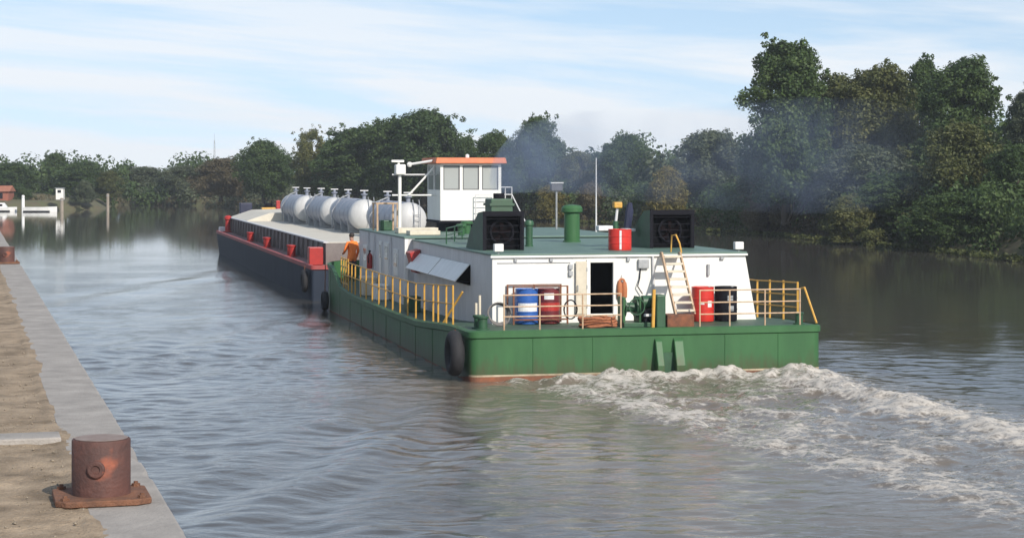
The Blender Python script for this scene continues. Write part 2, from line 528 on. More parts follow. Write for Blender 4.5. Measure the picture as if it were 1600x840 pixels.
def water_material():
    m = bpy.data.materials.new('river_water')
    m.use_nodes = True
    t = m.node_tree
    L = t.links.new
    b = t.nodes['Principled BSDF']
    out = t.nodes['Material Output']
    def N(ty, **k):
        n = t.nodes.new(ty)
        for q, w in k.items():
            setattr(n, q, w)
        return n
    def attr(nm):
        n = N('ShaderNodeAttribute', attribute_name=nm)
        return n.outputs['Fac']
    def ma(op, a, c):
        n = N('ShaderNodeMath', operation=op)
        for i, q in enumerate((a, c)):
            if isinstance(q, (int, float)):
                n.inputs[i].default_value = q
            else:
                L(q, n.inputs[i])
        return n.outputs[0]
    mxc = N('ShaderNodeMixRGB')
    mxc.inputs['Color1'].default_value = (0.064, 0.058, 0.051, 1)
    mxc.inputs['Color2'].default_value = (0.150, 0.125, 0.098, 1)
    L(attr('silt'), mxc.inputs['Fac'])
    L(mxc.outputs[0], b.inputs['Base Color'])
    b.inputs['Roughness'].default_value = 0.045
    b.inputs['IOR'].default_value = 1.333
    tcn = N('ShaderNodeTexCoord')
    mp = N('ShaderNodeMapping')
    mp.inputs['Scale'].default_value = (0.75, 1.25, 1)
    L(tcn.outputs['Object'], mp.inputs['Vector'])
    n1 = N('ShaderNodeTexNoise')
    n1.inputs['Scale'].default_value = 4.5
    n1.inputs['Detail'].default_value = 5
    n1.inputs['Roughness'].default_value = 0.6
    n1.inputs['Distortion'].default_value = 0.6
    L(mp.outputs[0], n1.inputs['Vector'])
    bp = N('ShaderNodeBump')
    bp.inputs['Distance'].default_value = 0.05
    L(n1.outputs['Fac'], bp.inputs['Height'])
    np_ = N('ShaderNodeTexNoise')
    np_.inputs['Scale'].default_value = 0.16
    np_.inputs['Detail'].default_value = 4
    L(tcn.outputs['Object'], np_.inputs['Vector'])
    pr_ = N('ShaderNodeMapRange')
    pr_.inputs['From Min'].default_value = 0.35
    pr_.inputs['From Max'].default_value = 0.65
    pr_.inputs['To Min'].default_value = 0.10
    pr_.inputs['To Max'].default_value = 0.40
    L(np_.outputs['Fac'], pr_.inputs['Value'])
    L(ma('ADD', ma('MULTIPLY', ma('SUBTRACT', 1.0, attr('calm')), pr_.outputs[0]), 0.012), bp.inputs['Strength'])
    L(bp.outputs[0], b.inputs['Normal'])
    # foam
    f = N('ShaderNodeBsdfPrincipled')
    f.inputs['Base Color'].default_value = (0.70, 0.65, 0.585, 1)
    f.inputs['Roughness'].default_value = 0.75
    f.inputs['Specular IOR Level'].default_value = 0.2
    def fn(scale, det, dist):
        q = N('ShaderNodeTexNoise')
        q.inputs['Scale'].default_value = scale
        q.inputs['Detail'].default_value = det
        q.inputs['Roughness'].default_value = 0.68
        q.inputs['Distortion'].default_value = dist
        L(tcn.outputs['Object'], q.inputs['Vector'])
        return q
    n2 = fn(3.4, 8, 1.6)
    n4 = fn(15.0, 4, 0.8)
    nsum = ma('ADD', ma('MULTIPLY', ma('SUBTRACT', n2.outputs['Fac'], 0.5), 2.3), ma('MULTIPLY', ma('SUBTRACT', n4.outputs['Fac'], 0.5), 1.1))
    vo = N('ShaderNodeTexVoronoi', feature='DISTANCE_TO_EDGE')
    vo.inputs['Scale'].default_value = 1.9
    wv = N('ShaderNodeMixRGB')
    wv.inputs['Fac'].default_value = 0.35
    L(tcn.outputs['Object'], wv.inputs['Color1'])
    nd = fn(1.4, 4, 0.0)
    L(nd.outputs['Color'], wv.inputs['Color2'])
    L(wv.outputs[0], vo.inputs['Vector'])
    lc_ = N('ShaderNodeMapRange')
    lc_.inputs['From Min'].default_value = 0.10
    lc_.inputs['From Max'].default_value = 0.0
    lc_.inputs['To Max'].default_value = 0.38
    L(vo.outputs['Distance'], lc_.inputs['Value'])
    fm = ma('ADD', ma('ADD', attr('foam'), nsum), lc_.outputs[0])
    rr = N('ShaderNodeMapRange')
    rr.interpolation_type = 'SMOOTHSTEP'
    rr.inputs['From Min'].default_value = 0.38
    rr.inputs['From Max'].default_value = 1.2
    L(fm, rr.inputs['Value'])
    fac = ma('MULTIPLY', rr.outputs[0], ma('MINIMUM', ma('MULTIPLY', attr('foam'), 6.0), 1.0))
    b2 = N('ShaderNodeBump')
    b2.inputs['Distance'].default_value = 0.06
    b2.inputs['Strength'].default_value = 0.25
    L(n2.outputs['Fac'], b2.inputs['Height'])
    L(b2.outputs[0], f.inputs['Normal'])
    ms = N('ShaderNodeMixShader')
    L(fac, ms.inputs[0])
    L(b.outputs[0], ms.inputs[1])
    tr_ = N('ShaderNodeBsdfTranslucent')
    tr_.inputs['Color'].default_value = (0.62, 0.58, 0.52, 1)
    mf = N('ShaderNodeMixShader')
    mf.inputs[0].default_value = 0.3
    L(f.outputs[0], mf.inputs[1])
    L(tr_.outputs[0], mf.inputs[2])
    L(mf.outputs[0], ms.inputs[2])
    L(ms.outputs[0], out.inputs['Surface'])
    return m
me.materials.append(water_material())
water = bpy.data.objects.new('water', me)
col.objects.link(water)
tag(water, 'grey brown river with ripples and a foaming wake', 'water', kind='structure')

# ------------------------------------------------------------------ far banks (one ground sheet)
BANK = [(46, -60), (45, 20), (39, 70), (33, 100), (31, 117), (25, 150), (17, 181), (3, 214), (-15, 245), (-34, 275), (-48, 300), (-64, 312), (-57, 270), (-70, 259), (-120, 250), (-200, 246)]
POLY = BANK + [(-6000, 246), (-6000, 8000), (6000, 8000), (6000, -60)]
def sdist(px, py, poly, seg_n):
    d = np.full(px.shape, 1e9)
    for i in range(seg_n):
        ax, ay = poly[i]
        bx, by = poly[(i + 1) % len(poly)]
        ex, ey = bx - ax, by - ay
        t = np.clip(((px - ax) * ex + (py - ay) * ey) / (ex * ex + ey * ey), 0, 1)
        d = np.minimum(d, np.hypot(px - ax - t * ex, py - ay - t * ey))
    ins = np.zeros(px.shape, bool)
    n = len(poly)
    for i in range(n):
        ax, ay = poly[i]
        bx, by = poly[(i + 1) % n]
        c = ((ay > py) != (by > py)) & (px < (bx - ax) * (py - ay) / (by - ay + 1e-12) + ax)
        ins ^= c
    return np.where(ins, d, -d)
tx = graded(-5000, -130, 70, 5000, 2.0, 1.12)
ty = graded(-55, 95, 340, 7000, 2.0, 1.12)
gtx, gty = np.meshgrid(tx, ty)
sdv = sdist(gtx, gty, POLY, len(BANK))
hz = -1.2 + 2.4 * sstep(-1.5, 2.5, sdv) + 0.9 * sstep(2, 14, sdv) + 0.35 * fbm(gtx / 9, gty / 9, 3, 8) * sstep(1, 6, sdv)
gm = fast_mesh('river_bank', np.stack([gtx, gty, hz], -1).reshape(-1, 3), grid_faces(*gtx.shape))
gm.shade_smooth()
gm.materials.append(mat('bank_grass', (0.085, 0.10, 0.04), 0.95, (0.10, 0.08, 0.05), 0.6, bump=0.6, bscale=3))
bank = bpy.data.objects.new('river_bank', gm)
col.objects.link(bank)
tag(bank, 'grassy river bank and land beyond', kind='structure')

# ------------------------------------------------------------------ quay in the foreground
QA = math.atan(854 / 3000)
QD = Vector((-math.sin(QA), math.cos(QA), 0))
QN = Vector((math.cos(QA), math.sin(QA), 0))       # towards the water
QZ = 3.25
Q0 = Vector((-1.55, 9.24, QZ)) - QD * 9.0          # a point on the quay edge beside the camera
def Q(n, t, z=0.0):
    p = Q0 + QN * n + QD * t
    return Vector((p.x, p.y, QZ + z))
quay_rz = QA
qt = thing('quay', 'sandy quay with concrete coping', None, tuple(Q0), quay_rz)
qt['kind'] = 'structure'
def soil_material():
    m = mat('quay_soil', (0.42, 0.32, 0.22), 0.95, (0.17, 0.125, 0.08), 2.8, bump=0.9, bscale=55, rust=(0.50, 0.42, 0.32), rust_amt=0.42, rust_scale=11)
    return m
M_SOIL = soil_material()
# soil surface: local x across (negative inland), y along
sx = np.concatenate([np.linspace(-60, -4, 30), np.arange(-3.9, -0.52, 0.045), np.arange(-0.52, -0.24, 0.02)])
sy = np.concatenate([np.arange(-12, 0, 0.6), np.arange(0, 14, 0.05), np.arange(14, 30, 0.2), np.linspace(31, 140, 50)])
gsx, gsy = np.meshgrid(sx, sy)
edge_w = sstep(-3.5, -0.6, gsx)
hs = -0.006 + 0.022 * fbm(gsx / 0.8, gsy / 0.8, 4, 9) + 0.012 * fbm(gsx / 0.12, gsy / 0.12, 3, 19)
spill = 0.009 - 0.16 * np.clip(gsx + 0.46, 0, 1) + 0.015 * fbm(gsx / 0.5, gsy / 0.7, 3, 29) + 0.006 * fbm(gsx / 0.06, gsy / 0.06, 2, 39)
hs = np.where(gsx > -0.5, hs * (1 - sstep(-0.5, -0.43, gsx)) + spill * sstep(-0.5, -0.43, gsx), hs)
sm = fast_mesh('soil', np.stack([gsx, gsy, hs], -1).reshape(-1, 3), grid_faces(*gsx.shape))
sm.shade_smooth()
sm.materials.append(M_SOIL)
so = bpy.data.objects.new('soil', sm)
col.objects.link(so)
so.parent = qt
MB().box((-0.40, -12, -6.0), (-0.02, 140, -0.26)).build('quay_wall', M_CONCD, qt)
joints = [-12, 0.2, 12.8, 25.2, 37.6, 50, 63, 76, 90, 105, 122, 140]
for a, b in zip(joints[:-1], joints[1:]):
    st_y = np.unique(np.concatenate([np.arange(a + 0.012, b - 0.012, 0.06 if b < 40 else 2.0), [b - 0.012]]))
    ch = np.clip(fbm(st_y / 0.35, 0 * st_y + a, 4, 12) - 0.12, 0, 1) * 0.09
    ch2 = 0.006 * fbm(st_y / 1.1, 0 * st_y + 3.3, 3, 13)
    sv_ = []
    for yy, c1, c2 in zip(st_y, ch, ch2):
        sv_ += [(-0.43, yy, -0.26), (-0.43, yy, -0.01), (-0.42, yy, c2 * 0.5), (-0.2, yy, 0.0), (-0.02 - c1 * 0.8 + c2, yy, 0.0), (-0.006 - c1 * 0.25 + c2, yy, -0.006 - c1 * 0.2), (c2, yy, -0.025 - c1 * 0.7), (c2, yy, -0.26)]
    cs_ = MB()
    nst = len(st_y)
    cs_.add(sv_, [(8 * i + k, 8 * i + (k + 1) % 8, 8 * i + 8 + (k + 1) % 8, 8 * i + 8 + k) for i in range(nst - 1) for k in range(8)] + [tuple(range(8)), tuple(8 * (nst - 1) + k for k in range(7, -1, -1))])
    cs_.build('coping_slab', M_CONC, qt)
MB().box((-1.02, 12.55, -0.2), (-0.436, 12.86, 0.035)).build('concrete_pad', M_CONC, qt, bevel=0.012)
# pebbles
pv, pf = [], []
pr = np.random.default_rng(5)
base = np.array([(1, 0, 0), (-1, 0, 0), (0, 1, 0), (0, -1, 0), (0, 0, 1), (0, 0, -1)], float)
tri = np.array([(0, 2, 4), (2, 1, 4), (1, 3, 4), (3, 0, 4), (2, 0, 5), (1, 2, 5), (3, 1, 5), (0, 3, 5)])
npb = 5200
pxx = -0.43 - 3.2 * pr.random(npb) ** 1.2
pyy = 0.5 + 22 * pr.random(npb) ** 1.3
psz = 0.003 + 0.012 * pr.random(npb) ** 5
vv = base[None] * psz[:, None, None] * pr.uniform(0.6, 1.4, (npb, 6, 1)) * np.array([1.2, 1, 0.7])
ang = pr.random(npb) * 6.28
ca, sa = np.cos(ang)[:, None], np.sin(ang)[:, None]
vx = vv[..., 0] * ca - vv[..., 1] * sa + pxx[:, None]
vy = vv[..., 0] * sa + vv[..., 1] * ca + pyy[:, None]
vz = vv[..., 2] + 0.0
pm = fast_mesh('gravel', np.stack([vx, vy, vz], -1).reshape(-1, 3), (tri[None] + 6 * np.arange(npb)[:, None, None]).reshape(-1, 3))
pm.materials.append(mat('pebble', (0.34, 0.285, 0.215), 0.9, (0.17, 0.135, 0.10), 9, coords='Object'))
po = bpy.data.objects.new('gravel', pm)
col.objects.link(po)
po.parent = qt
po['kind'] = 'stuff'

# ------------------------------------------------------------------ push tug
tug = ship_thing('push_tug', 'green push tug with white deckhouse and orange roofed wheelhouse pushing the barge', 'tugboat', 0, 0)
def deck_z(v):
    return float(np.interp(v, [0, 2, 3.2, 7, 12, 20, 22.5, 24, 26], [1.22, 1.21, 1.17, 0.97, 0.92, 0.92, 1.0, 1.05, 1.05]))
def top_z(v):
    return float(np.interp(v, [0, 2, 3.2, 7, 12, 20, 22.5, 24, 26.5], [1.22, 1.21, 1.17, 0.97, 0.92, 0.92, 1.05, 1.62, 1.78]))
def rounded_outline(u0, u1, v0, v1, rs, rb, n=6, dv=1.0):
    pts = []
    def arc(cu, cv, r, a0, a1):
        for i in range(n + 1):
            a = a0 + (a1 - a0) * i / n
            pts.append((cu + r * math.cos(a), cv + r * math.sin(a)))
    arc(u0 + rs, v0 + rs, rs, math.pi, 1.5 * math.pi)
    arc(u1 - rs, v0 + rs, rs, 1.5 * math.pi, 2 * math.pi)
    m = int((v1 - rb - v0 - rs) / dv)
    for i in range(1, m):
        pts.append((u1, v0 + rs + (v1 - rb - v0 - rs) * i / m))
    arc(u1 - rb, v1 - rb, rb, 0, 0.5 * math.pi)
    arc(u0 + rb, v1 - rb, rb, 0.5 * math.pi, math.pi)
    for i in range(m - 1, 0, -1):
        pts.append((u0, v0 + rs + (v1 - rb - v0 - rs) * i / m))
    return pts
def shell(outline, z0, ztop, inset=0.0):
    """vertical skin between z0 and ztop(v)"""
    b = MB()
    n = len(outline)
    vs = [(u, v, z0) for u, v in outline] + [(u, v, ztop(v)) for u, v in outline]
    b.add(vs, [(k, (k + 1) % n, n + (k + 1) % n, n + k) for k in range(n)])
    return b
def offset(outline, d):
    n = len(outline)
    res = []
    for i in range(n):
        p, q = Vector(outline[i - 1]), Vector(outline[(i + 1) % n])
        t = (q - p).normalized()
        res.append((outline[i][0] + t.y * d, outline[i][1] - t.x * d))
    return res
out = rounded_outline(0, 9.0, 0, 26.4, 0.22, 1.0)
hb = shell(out, -1.0, top_z)
inn = offset(out, -0.07)
n = len(out)
# bulwark rim and inner face
hb.add([(u, v, top_z(v)) for u, v in out] + [(u, v, top_z(v)) for u, v in inn] + [(u, v, deck_z(v) - 0.05) for u, v in inn],
       [(k, (k + 1) % n, n + (k + 1) % n, n + k) for k in range(n)] + [(n + k, n + (k + 1) % n, 2 * n + (k + 1) % n, 2 * n + k) for k in range(n)])
hull = hb.build('hull', M_GREEN, tug, smooth=True)
# deck as strips
db = MB()
left = [(0.05, v) for v in np.linspace(0.25, 25.6, 40)]
db.add([(0.03, v, deck_z(v) - 0.006) for _, v in left] + [(8.97, v, deck_z(v) - 0.006) for _, v in left], [(k, k + 1, 41 + k - 0, 40 + k) for k in range(39)])
db.add([(0.2, 0.03, deck_z(0) - 0.006), (8.8, 0.03, deck_z(0) - 0.006), (8.97, 0.25, deck_z(0) - 0.006), (0.03, 0.25, deck_z(0) - 0.006)], [(0, 1, 2, 3)])
db.add([(0.03, 25.6, 1.044), (8.97, 25.6, 1.044), (8.2, 26.34, 1.044), (0.8, 26.34, 1.044)], [(0, 1, 2, 3)])
db.build('deck', M_DECK, tug)
# top rubbing strake, boot top and waterline band
st = MB()
o1, o2 = offset(out, 0.045), out
st.add([(u, v, top_z(v) - 0.16) for u, v in o1] + [(u, v, top_z(v) - 0.02) for u, v in o1] + [(u, v, top_z(v) + 0.012) for u, v in offset(out, -0.05)] + [(u, v, top_z(v) - 0.19) for u, v in o2],
       [(k, (k + 1) % n, n + (k + 1) % n, n + k) for k in range(n)] + [(n + k, n + (k + 1) % n, 2 * n + (k + 1) % n, 2 * n + k) for k in range(n)] + [(3 * n + k, 3 * n + (k + 1) % n, (k + 1) % n, k) for k in range(n)])
st.build('rubbing_strake', M_GREEN, tug, smooth=True)
shell(offset(out, 0.006), -0.9, lambda v: 0.125 if v < 0.3 else 0.02).build('boot_top', M_BOOT, tug)
sternpts = [p for p in out if p[1] < 0.23]
ns_ = len(sternpts)
so2 = [(u, v - 0.011) for u, v in sternpts]
MB().add([(u, v, 0.12) for u, v in so2] + [(u, v, 0.165) for u, v in so2], [(k, k + 1, ns_ + k + 1, ns_ + k) for k in range(ns_ - 1)]).build('waterline_band', M_BAND, tug)
# weld seams between the hull plates
for u in (1.55, 3.05, 6.45, 7.85):
    MB().tube([(u, 0.0, 0.2), (u, 0.0, 1.02)], 0.013, 6).build('weld_seam', M_GREEN, tug)
for v in np.arange(2.4, 25, 2.5):
    MB().tube([(0.0, v, 0.0), (0.0, v, top_z(v) - 0.2)], 0.013, 6).build('weld_seam', M_GREEN, tug)
# twin stern guides
for (a, b) in ((4.62, 4.80), (5.10, 5.34)):
    MB().prism([(0.0, 0.98), (-0.10, 0.9), (-0.30, 0.32), (-0.30, 0.02), (0.0, -0.5)], a, b, 'x').build('stern_guide', M_GREEN, tug, bevel=0.02)
MB().box((4.80, -0.06, 0.0), (5.10, -0.002, 0.62)).build('guide_plate', M_DKGREEN, tug)
# push knees against the barge
for a in (2.2, 6.2):
    MB().prism([(26.38, -0.6), (30.25, -0.6), (30.25, 1.9), (29.6, 1.9), (26.38, 1.3)], a, a + 0.6, 'x').build('push_knee', M_DKGREEN, tug)

# --- deckhouse: aft block and wider forward block
HZ0, HZ1 = 1.15, 2.92
du0, du1, dz0, dz1 = 3.70, 4.31, 1.40, 2.72
HV = 2.6
def aft_u1(z):
    return 8.24 - 0.32 * (z - HZ0) / (HZ1 - HZ0)
w = MB()
T = 0.05
def slab(p4, t=(0, T, 0)):
    q = [(p[0] + t[0], p[1] + t[1], p[2] + t[2]) for p in p4]
    return list(p4) + q
w.hexa(slab([(1.12, HV, HZ0), (du0, HV, HZ0), (du0, HV, HZ1), (1.12, HV, HZ1)]))
w.hexa(slab([(du1, HV, HZ0), (8.24, HV, HZ0), (7.92, HV, HZ1), (du1, HV, HZ1)]))
w.hexa(slab([(du0, HV, dz1), (du1, HV, dz1), (du1, HV, HZ1), (du0, HV, HZ1)]))
w.hexa(slab([(du0, HV, HZ0), (du1, HV, HZ0), (du1, HV, dz0), (du0, HV, dz0)]))
w.build('aft_wall', M_WHITE, tug)
# port wall with the long hatch opening
PW, P0, P1, pz0, pz1 = 1.12, 5.3, 12.9, 2.0, 2.56
w = MB()
zz = 0.85
w.box((PW, HV + T, zz), (PW + T, P0, HZ1)).box((PW, P1, zz), (PW + T, 14.0, HZ1)).box((PW, P0, zz), (PW + T, P1, pz0)).box((PW, P0, pz1), (PW + T, P1, HZ1))
w.build('port_wall', M_SHADE_GREYW, tug)  # same white as aft, greyed to carry this side's shade
w = MB()
w.hexa([(8.19, HV + T, zz), (8.24, HV + T, zz), (8.24, 14, zz), (8.19, 14, zz), (7.87, HV + T, HZ1), (7.92, HV + T, HZ1), (7.92, 14, HZ1), (7.87, 14, HZ1)])
w.build('starboard_wall', M_SHADE_GREYW, tug)
MB().box((1.17, 2.66, 1.18), (8.15, 14, 1.2)).build('cabin_floor', M_DARK, tug)
w = MB().box((1.4, 4.2, 1.2), (7.8, 4.25, 2.9))
w.box((1.75, 4.25, 1.2), (1.8, 14, 2.9))
w.build('cabin_bulkhead', M_DARK, tug)  # inner sheets coloured near black for the unlit cabin
# forward block stands a little wider
FW = 0.86
w = MB()
w.box((FW, 14.0, zz), (FW + 0.31, 14.05, 2.99)).box((FW, 14.05, zz), (FW + T, 23.5, 2.99)).box((FW + T, 23.45, zz), (8.2, 23.5, 2.99)).box((8.15, 14.0, zz), (8.2, 23.45, 2.99))
w.build('forward_house', M_SHADE_GREYW, tug)
MB().box((FW - 0.03, 13.97, 2.99), (8.24, 23.54, 3.04)).build('forward_roof', M_ROOF, tug, bevel=0.01)
MB().box((FW - 0.02, 13.93, 0.95), (FW + 0.09, 13.995, 2.97)).build('corner_post', M_WHITE, tug, bevel=0.01)
MB().hexa([(1.07, 2.55, 2.92), (7.97, 2.55, 2.92), (7.97, 13.965, 2.92), (1.07, 13.965, 2.92), (1.07, 2.55, 2.965), (7.97, 2.55, 2.965), (7.97, 13.965, 2.965), (1.07, 13.965, 2.965)]).build('roof', M_ROOF, tug, bevel=0.01)
MB().box((1.06, 2.53, 2.865), (7.98, 2.597, 2.918)).build('roof_edge', M_WHITE, tug, bevel=0.008)
# door frame, leaf and sill
fr = MB()
fr.box((3.60, 2.55, 1.34), (3.698, 2.597, 2.80)).box((4.312, 2.55, 1.34), (4.41, 2.597, 2.80)).box((3.6985, 2.55, 2.722), (4.3115, 2.597, 2.80)).box((3.6985, 2.54, 1.34), (4.3115, 2.597, 1.398))
dr = fr.build('door_frame', M_WHITE, tug, bevel=0.006)
MB().box((3.30, 2.50, 1.40), (3.585, 2.54, 2.76)).build('door', M_CREAM, tug, bevel=0.01)
MB().tube([(3.34, 2.49, 2.0), (3.34, 2.45, 2.0), (3.34, 2.45, 2.14), (3.34, 2.49, 2.14)], 0.012, 6).build('door_handle', M_STEEL, tug)
MB().box((3.55, 2.42, 1.24), (4.46, 2.545, 1.335)).build('door_sill', M_CREAM, tug, bevel=0.01)
# small fittings on the aft wall
for (u, z, wd_, hd_) in ((1.72, 2.80, 0.07, 0.08), (2.66, 2.80, 0.08, 0.08), (4.72, 2.80, 0.08, 0.09), (7.28, 2.80, 0.10, 0.06), (6.9, 2.5, 0.06, 0.30)):
    MB().box((u - wd_ / 2, 2.53, z - hd_ / 2), (u + wd_ / 2, 2.594, z + hd_ / 2)).build('wall_bracket', M_STEEL, tug)
for z in (2.62, 2.45):
    MB().box((3.12, 2.52, z - 0.065), (3.22, 2.594, z + 0.065)).build('switch_box', M_STEEL, tug, bevel=0.008)
MB().box((4.98, 2.50, 2.56), (5.26, 2.594, 2.80)).build('junction_box', M_STEEL, tug, bevel=0.01)
MB().tube([(5.38, 2.56, 2.9), (5.40, 2.56, 2.0), (5.40, 2.5, 1.22)], 0.035, 8).build('vent_pipe', M_SHADE_GREYW, tug, smooth=True)
MB().tube([(5.05, 2.57, 2.56), (5.02, 2.55, 2.3), (4.95, 2.5, 2.1), (5.08, 2.5, 1.9)], 0.015, 6).build('cable', M_BLACK, tug)

cdt = MB().tube([(1.25, 2.575, 2.74), (3.17, 2.575, 2.74), (3.17, 2.575, 2.69)], 0.012, 6).build('conduit', M_SHADE_GREYW, tug)
for z in (1.6, 2.1, 2.55):
    MB().box((3.575, 2.49, z - 0.05), (3.605, 2.545, z + 0.05)).build('hinge', M_STEEL, tug)
for u in (2.2, 3.25, 5.75, 6.6):
    MB().tube([(u, 2.598, 1.2), (u, 2.598, 2.86)], 0.006, 5).build('weld_seam', M_WHITE, tug)
# --- hatch flaps propped open on the port wall
for (a, b) in ((5.3, 9.1), (9.22, 12.9)):
    p = [(1.10, a, 2.565), (1.10, b, 2.565), (0.70, b, 2.115), (0.70, a, 2.115)]
    nrm = Vector((-0.45, 0, 0.40)).normalized() * 0.03
    MB().hexa(p + [(q[0] + nrm.x, q[1], q[2] + nrm.z) for q in p]).build('hatch_flap', M_WHITE, tug, bevel=0.006)
    for e in (a + 0.12, b - 0.12):
        MB().tube([(1.1, e, 2.1), (0.74, e, 2.13)], 0.012, 6).build('flap_stay', M_BLACK, tug)
# portholes, doors and trims on the forward port wall
for (v, z0_, z1_, wv) in ((15.6, 1.75, 2.6, 0.75), (17.4, 1.15, 2.75, 0.8), (18.7, 1.15, 2.75, 0.5), (22.0, 1.7, 2.5, 0.9)):
    f_ = MB().box((FW - 0.03, v - wv / 2, z0_), (FW - 0.002, v + wv / 2, z1_)).build('side_door' if z0_ < 1.5 else 'side_window', M_WHITE, tug, bevel=0.008)
    MB().box((FW - 0.04, v - wv / 2 + 0.1, z1_ - 0.55), (FW - 0.032, v + wv / 2 - 0.1, z1_ - 0.12)).build('pane', M_GLASS, f_)
for v in (16.5, 19.9, 21.2):
    MB().box((FW - 0.05, v - 0.04, 0.95), (FW - 0.003, v + 0.04, 2.95)).build('wall_rib', M_SHADE_GREYW, tug)

# --- railings
def railing(pts, heights, posts, r_rail, r_post, m, zf=None):
    """pts: polyline (u,v); heights over the deck; posts: list of (u,v)"""
    zf = zf or deck_z
    b = MB()
    for hh in heights:
        b.tube([(u, v, zf(v) + hh) for u, v in pts], r_rail, 6)
    rl = b.build('railing', m, tug, smooth=True)
    for (u, v) in posts:
        MB().tube([(u, v, zf(v) - 0.02), (u, v, zf(v) + heights[0] + 0.015)], r_post, 6).build('post', m, rl, smooth=True)
    return rl
railing([(0.84, 0.13), (3.82, 0.13)], (0.85, 0.57, 0.33), [(0.86, 0.13), (1.75, 0.13), (2.83, 0.13), (3.80, 0.13)], 0.018, 0.02, M_TAN)
railing([(5.82, 0.13), (8.50, 0.13)], (0.90, 0.60, 0.31), [(5.84, 0.13), (6.62, 0.13), (7.55, 0.13), (8.48, 0.13)], 0.018, 0.02, M_TAN)
railing([(8.88, 1.3), (8.88, 4.4), (8.88, 22)], (1.0, 0.68, 0.36), [(8.88, v) for v in (1.3, 2.3, 3.3, 4.25, 6, 8, 10, 12, 14, 16, 18, 20, 22)], 0.02, 0.028, M_YEL)
railing([(0.10, 2.6), (0.10, 8), (0.10, 14), (0.10, 21.0)], (0.98, 0.52), [(0.10, v) for v in (2.62, 3.5, 4.6, 5.3, 6.6, 7.9, 9.2, 10.5, 11.8, 13.1, 14.4, 15.7, 17, 18.2, 19.4, 20.2, 21)], 0.017, 0.026, M_YEL)
for (a, b) in (((8.80, 0.62, 2.12), (8.90, 0.06, 1.26)), ((8.74, 0.95, 2.06), (8.80, 0.62, 2.12))):
    MB().tube([a, b], 0.028, 6).build('brace', M_YEL, tug)
for (u, v, z) in ((0.52, 1.35, 2.0), (0.62, 2.25, 1.75)):
    MB().tube([(u, v, 1.2), (u, v, z)], 0.035, 8).build('stanchion', M_CREAM, tug, smooth=True)
MB().tube([(0.15, 4.2, 1.1), (0.55, 3.6, 1.95)], 0.03, 6).build('brace', M_YEL, tug)
# lattice gate by the bow
lg = MB()
for z in (1.15, 1.45, 1.75, 2.02):
    lg.tube([(0.12, 21.2, z), (0.12, 22.9, z)], 0.02, 6)
lg = lg.build('lattice_gate', M_YEL, tug)
for v in (21.2, 21.75, 22.3, 22.9):
    MB().tube([(0.12, v, 0.95), (0.12, v, 2.05)], 0.024, 6).build('post', M_YEL, lg)

# --- bollards and gear fixed to the aft deck
def bitt(u, v, z, m, parent, r=0.11, hh=0.34):
    b = MB().lathe([(r * 1.5, 0), (r * 1.5, 0.03), (r, 0.035), (r, hh * 0.8), (r * 1.25, hh * 0.86), (r * 1.25, hh)], (u, v, z), 16)
    return b.build('bollard', m, parent, smooth=True)
bitt(0.42, 0.55, 1.21, M_DKGREEN, tug, 0.12, 0.33)
bitt(0.42, 1.0, 1.21, M_DKGREEN, tug, 0.12, 0.33)
bitt(8.6, 0.5, 1.21, M_DKGREEN, tug, 0.1, 0.3)
# winch
wn_ = MB().box((3.98, 0.45, 1.215), (4.95, 1.25, 1.32)).build('winch', M_DKGREEN, tug, bevel=0.01)
MB().box((4.0, 0.6, 1.32), (4.06, 1.1, 1.95)).box((4.42, 0.6, 1.32), (4.48, 1.1, 1.95)).build('side_frame', M_GREEN, wn_, bevel=0.01)
MB().lathe([(0.26, 0), (0.26, 0.03), (0.12, 0.035), (0.12, 0.30), (0.26, 0.305), (0.26, 0.335)], (4.07, 0.85, 1.68), 20, 'x').build('cable_drum', M_DKGREEN, wn_, smooth=True)
MB().box((4.55, 0.6, 1.32), (4.9, 1.1, 1.62)).build('gearbox', M_BLACK, wn_, bevel=0.02)
MB().lathe([(0.17, 0), (0.17, 0.34)], (4.56, 0.85, 1.8), 16, 'x').build('motor', M_DKGREEN, wn_, smooth=True)
MB().torus((4.30, 0.42, 1.72), 0.20, 0.018, 'y', 20, 6).build('hand_wheel', M_DKGREEN, wn_, smooth=True)
MB().box((4.52, 0.52, 1.47), (4.84, 0.56, 1.53)).build('name_plate', M_LABEL, wn_)
MB().tube([(4.63, 0.15, 1.2), (4.66, 0.15, 2.16)], 0.045, 8).build('tow_post', M_YEL, tug, smooth=True)
MB().box((4.74, 0.2, 1.2), (4.98, 0.62, 2.02)).build('control_stand', M_DKGREEN, tug, bevel=0.03)
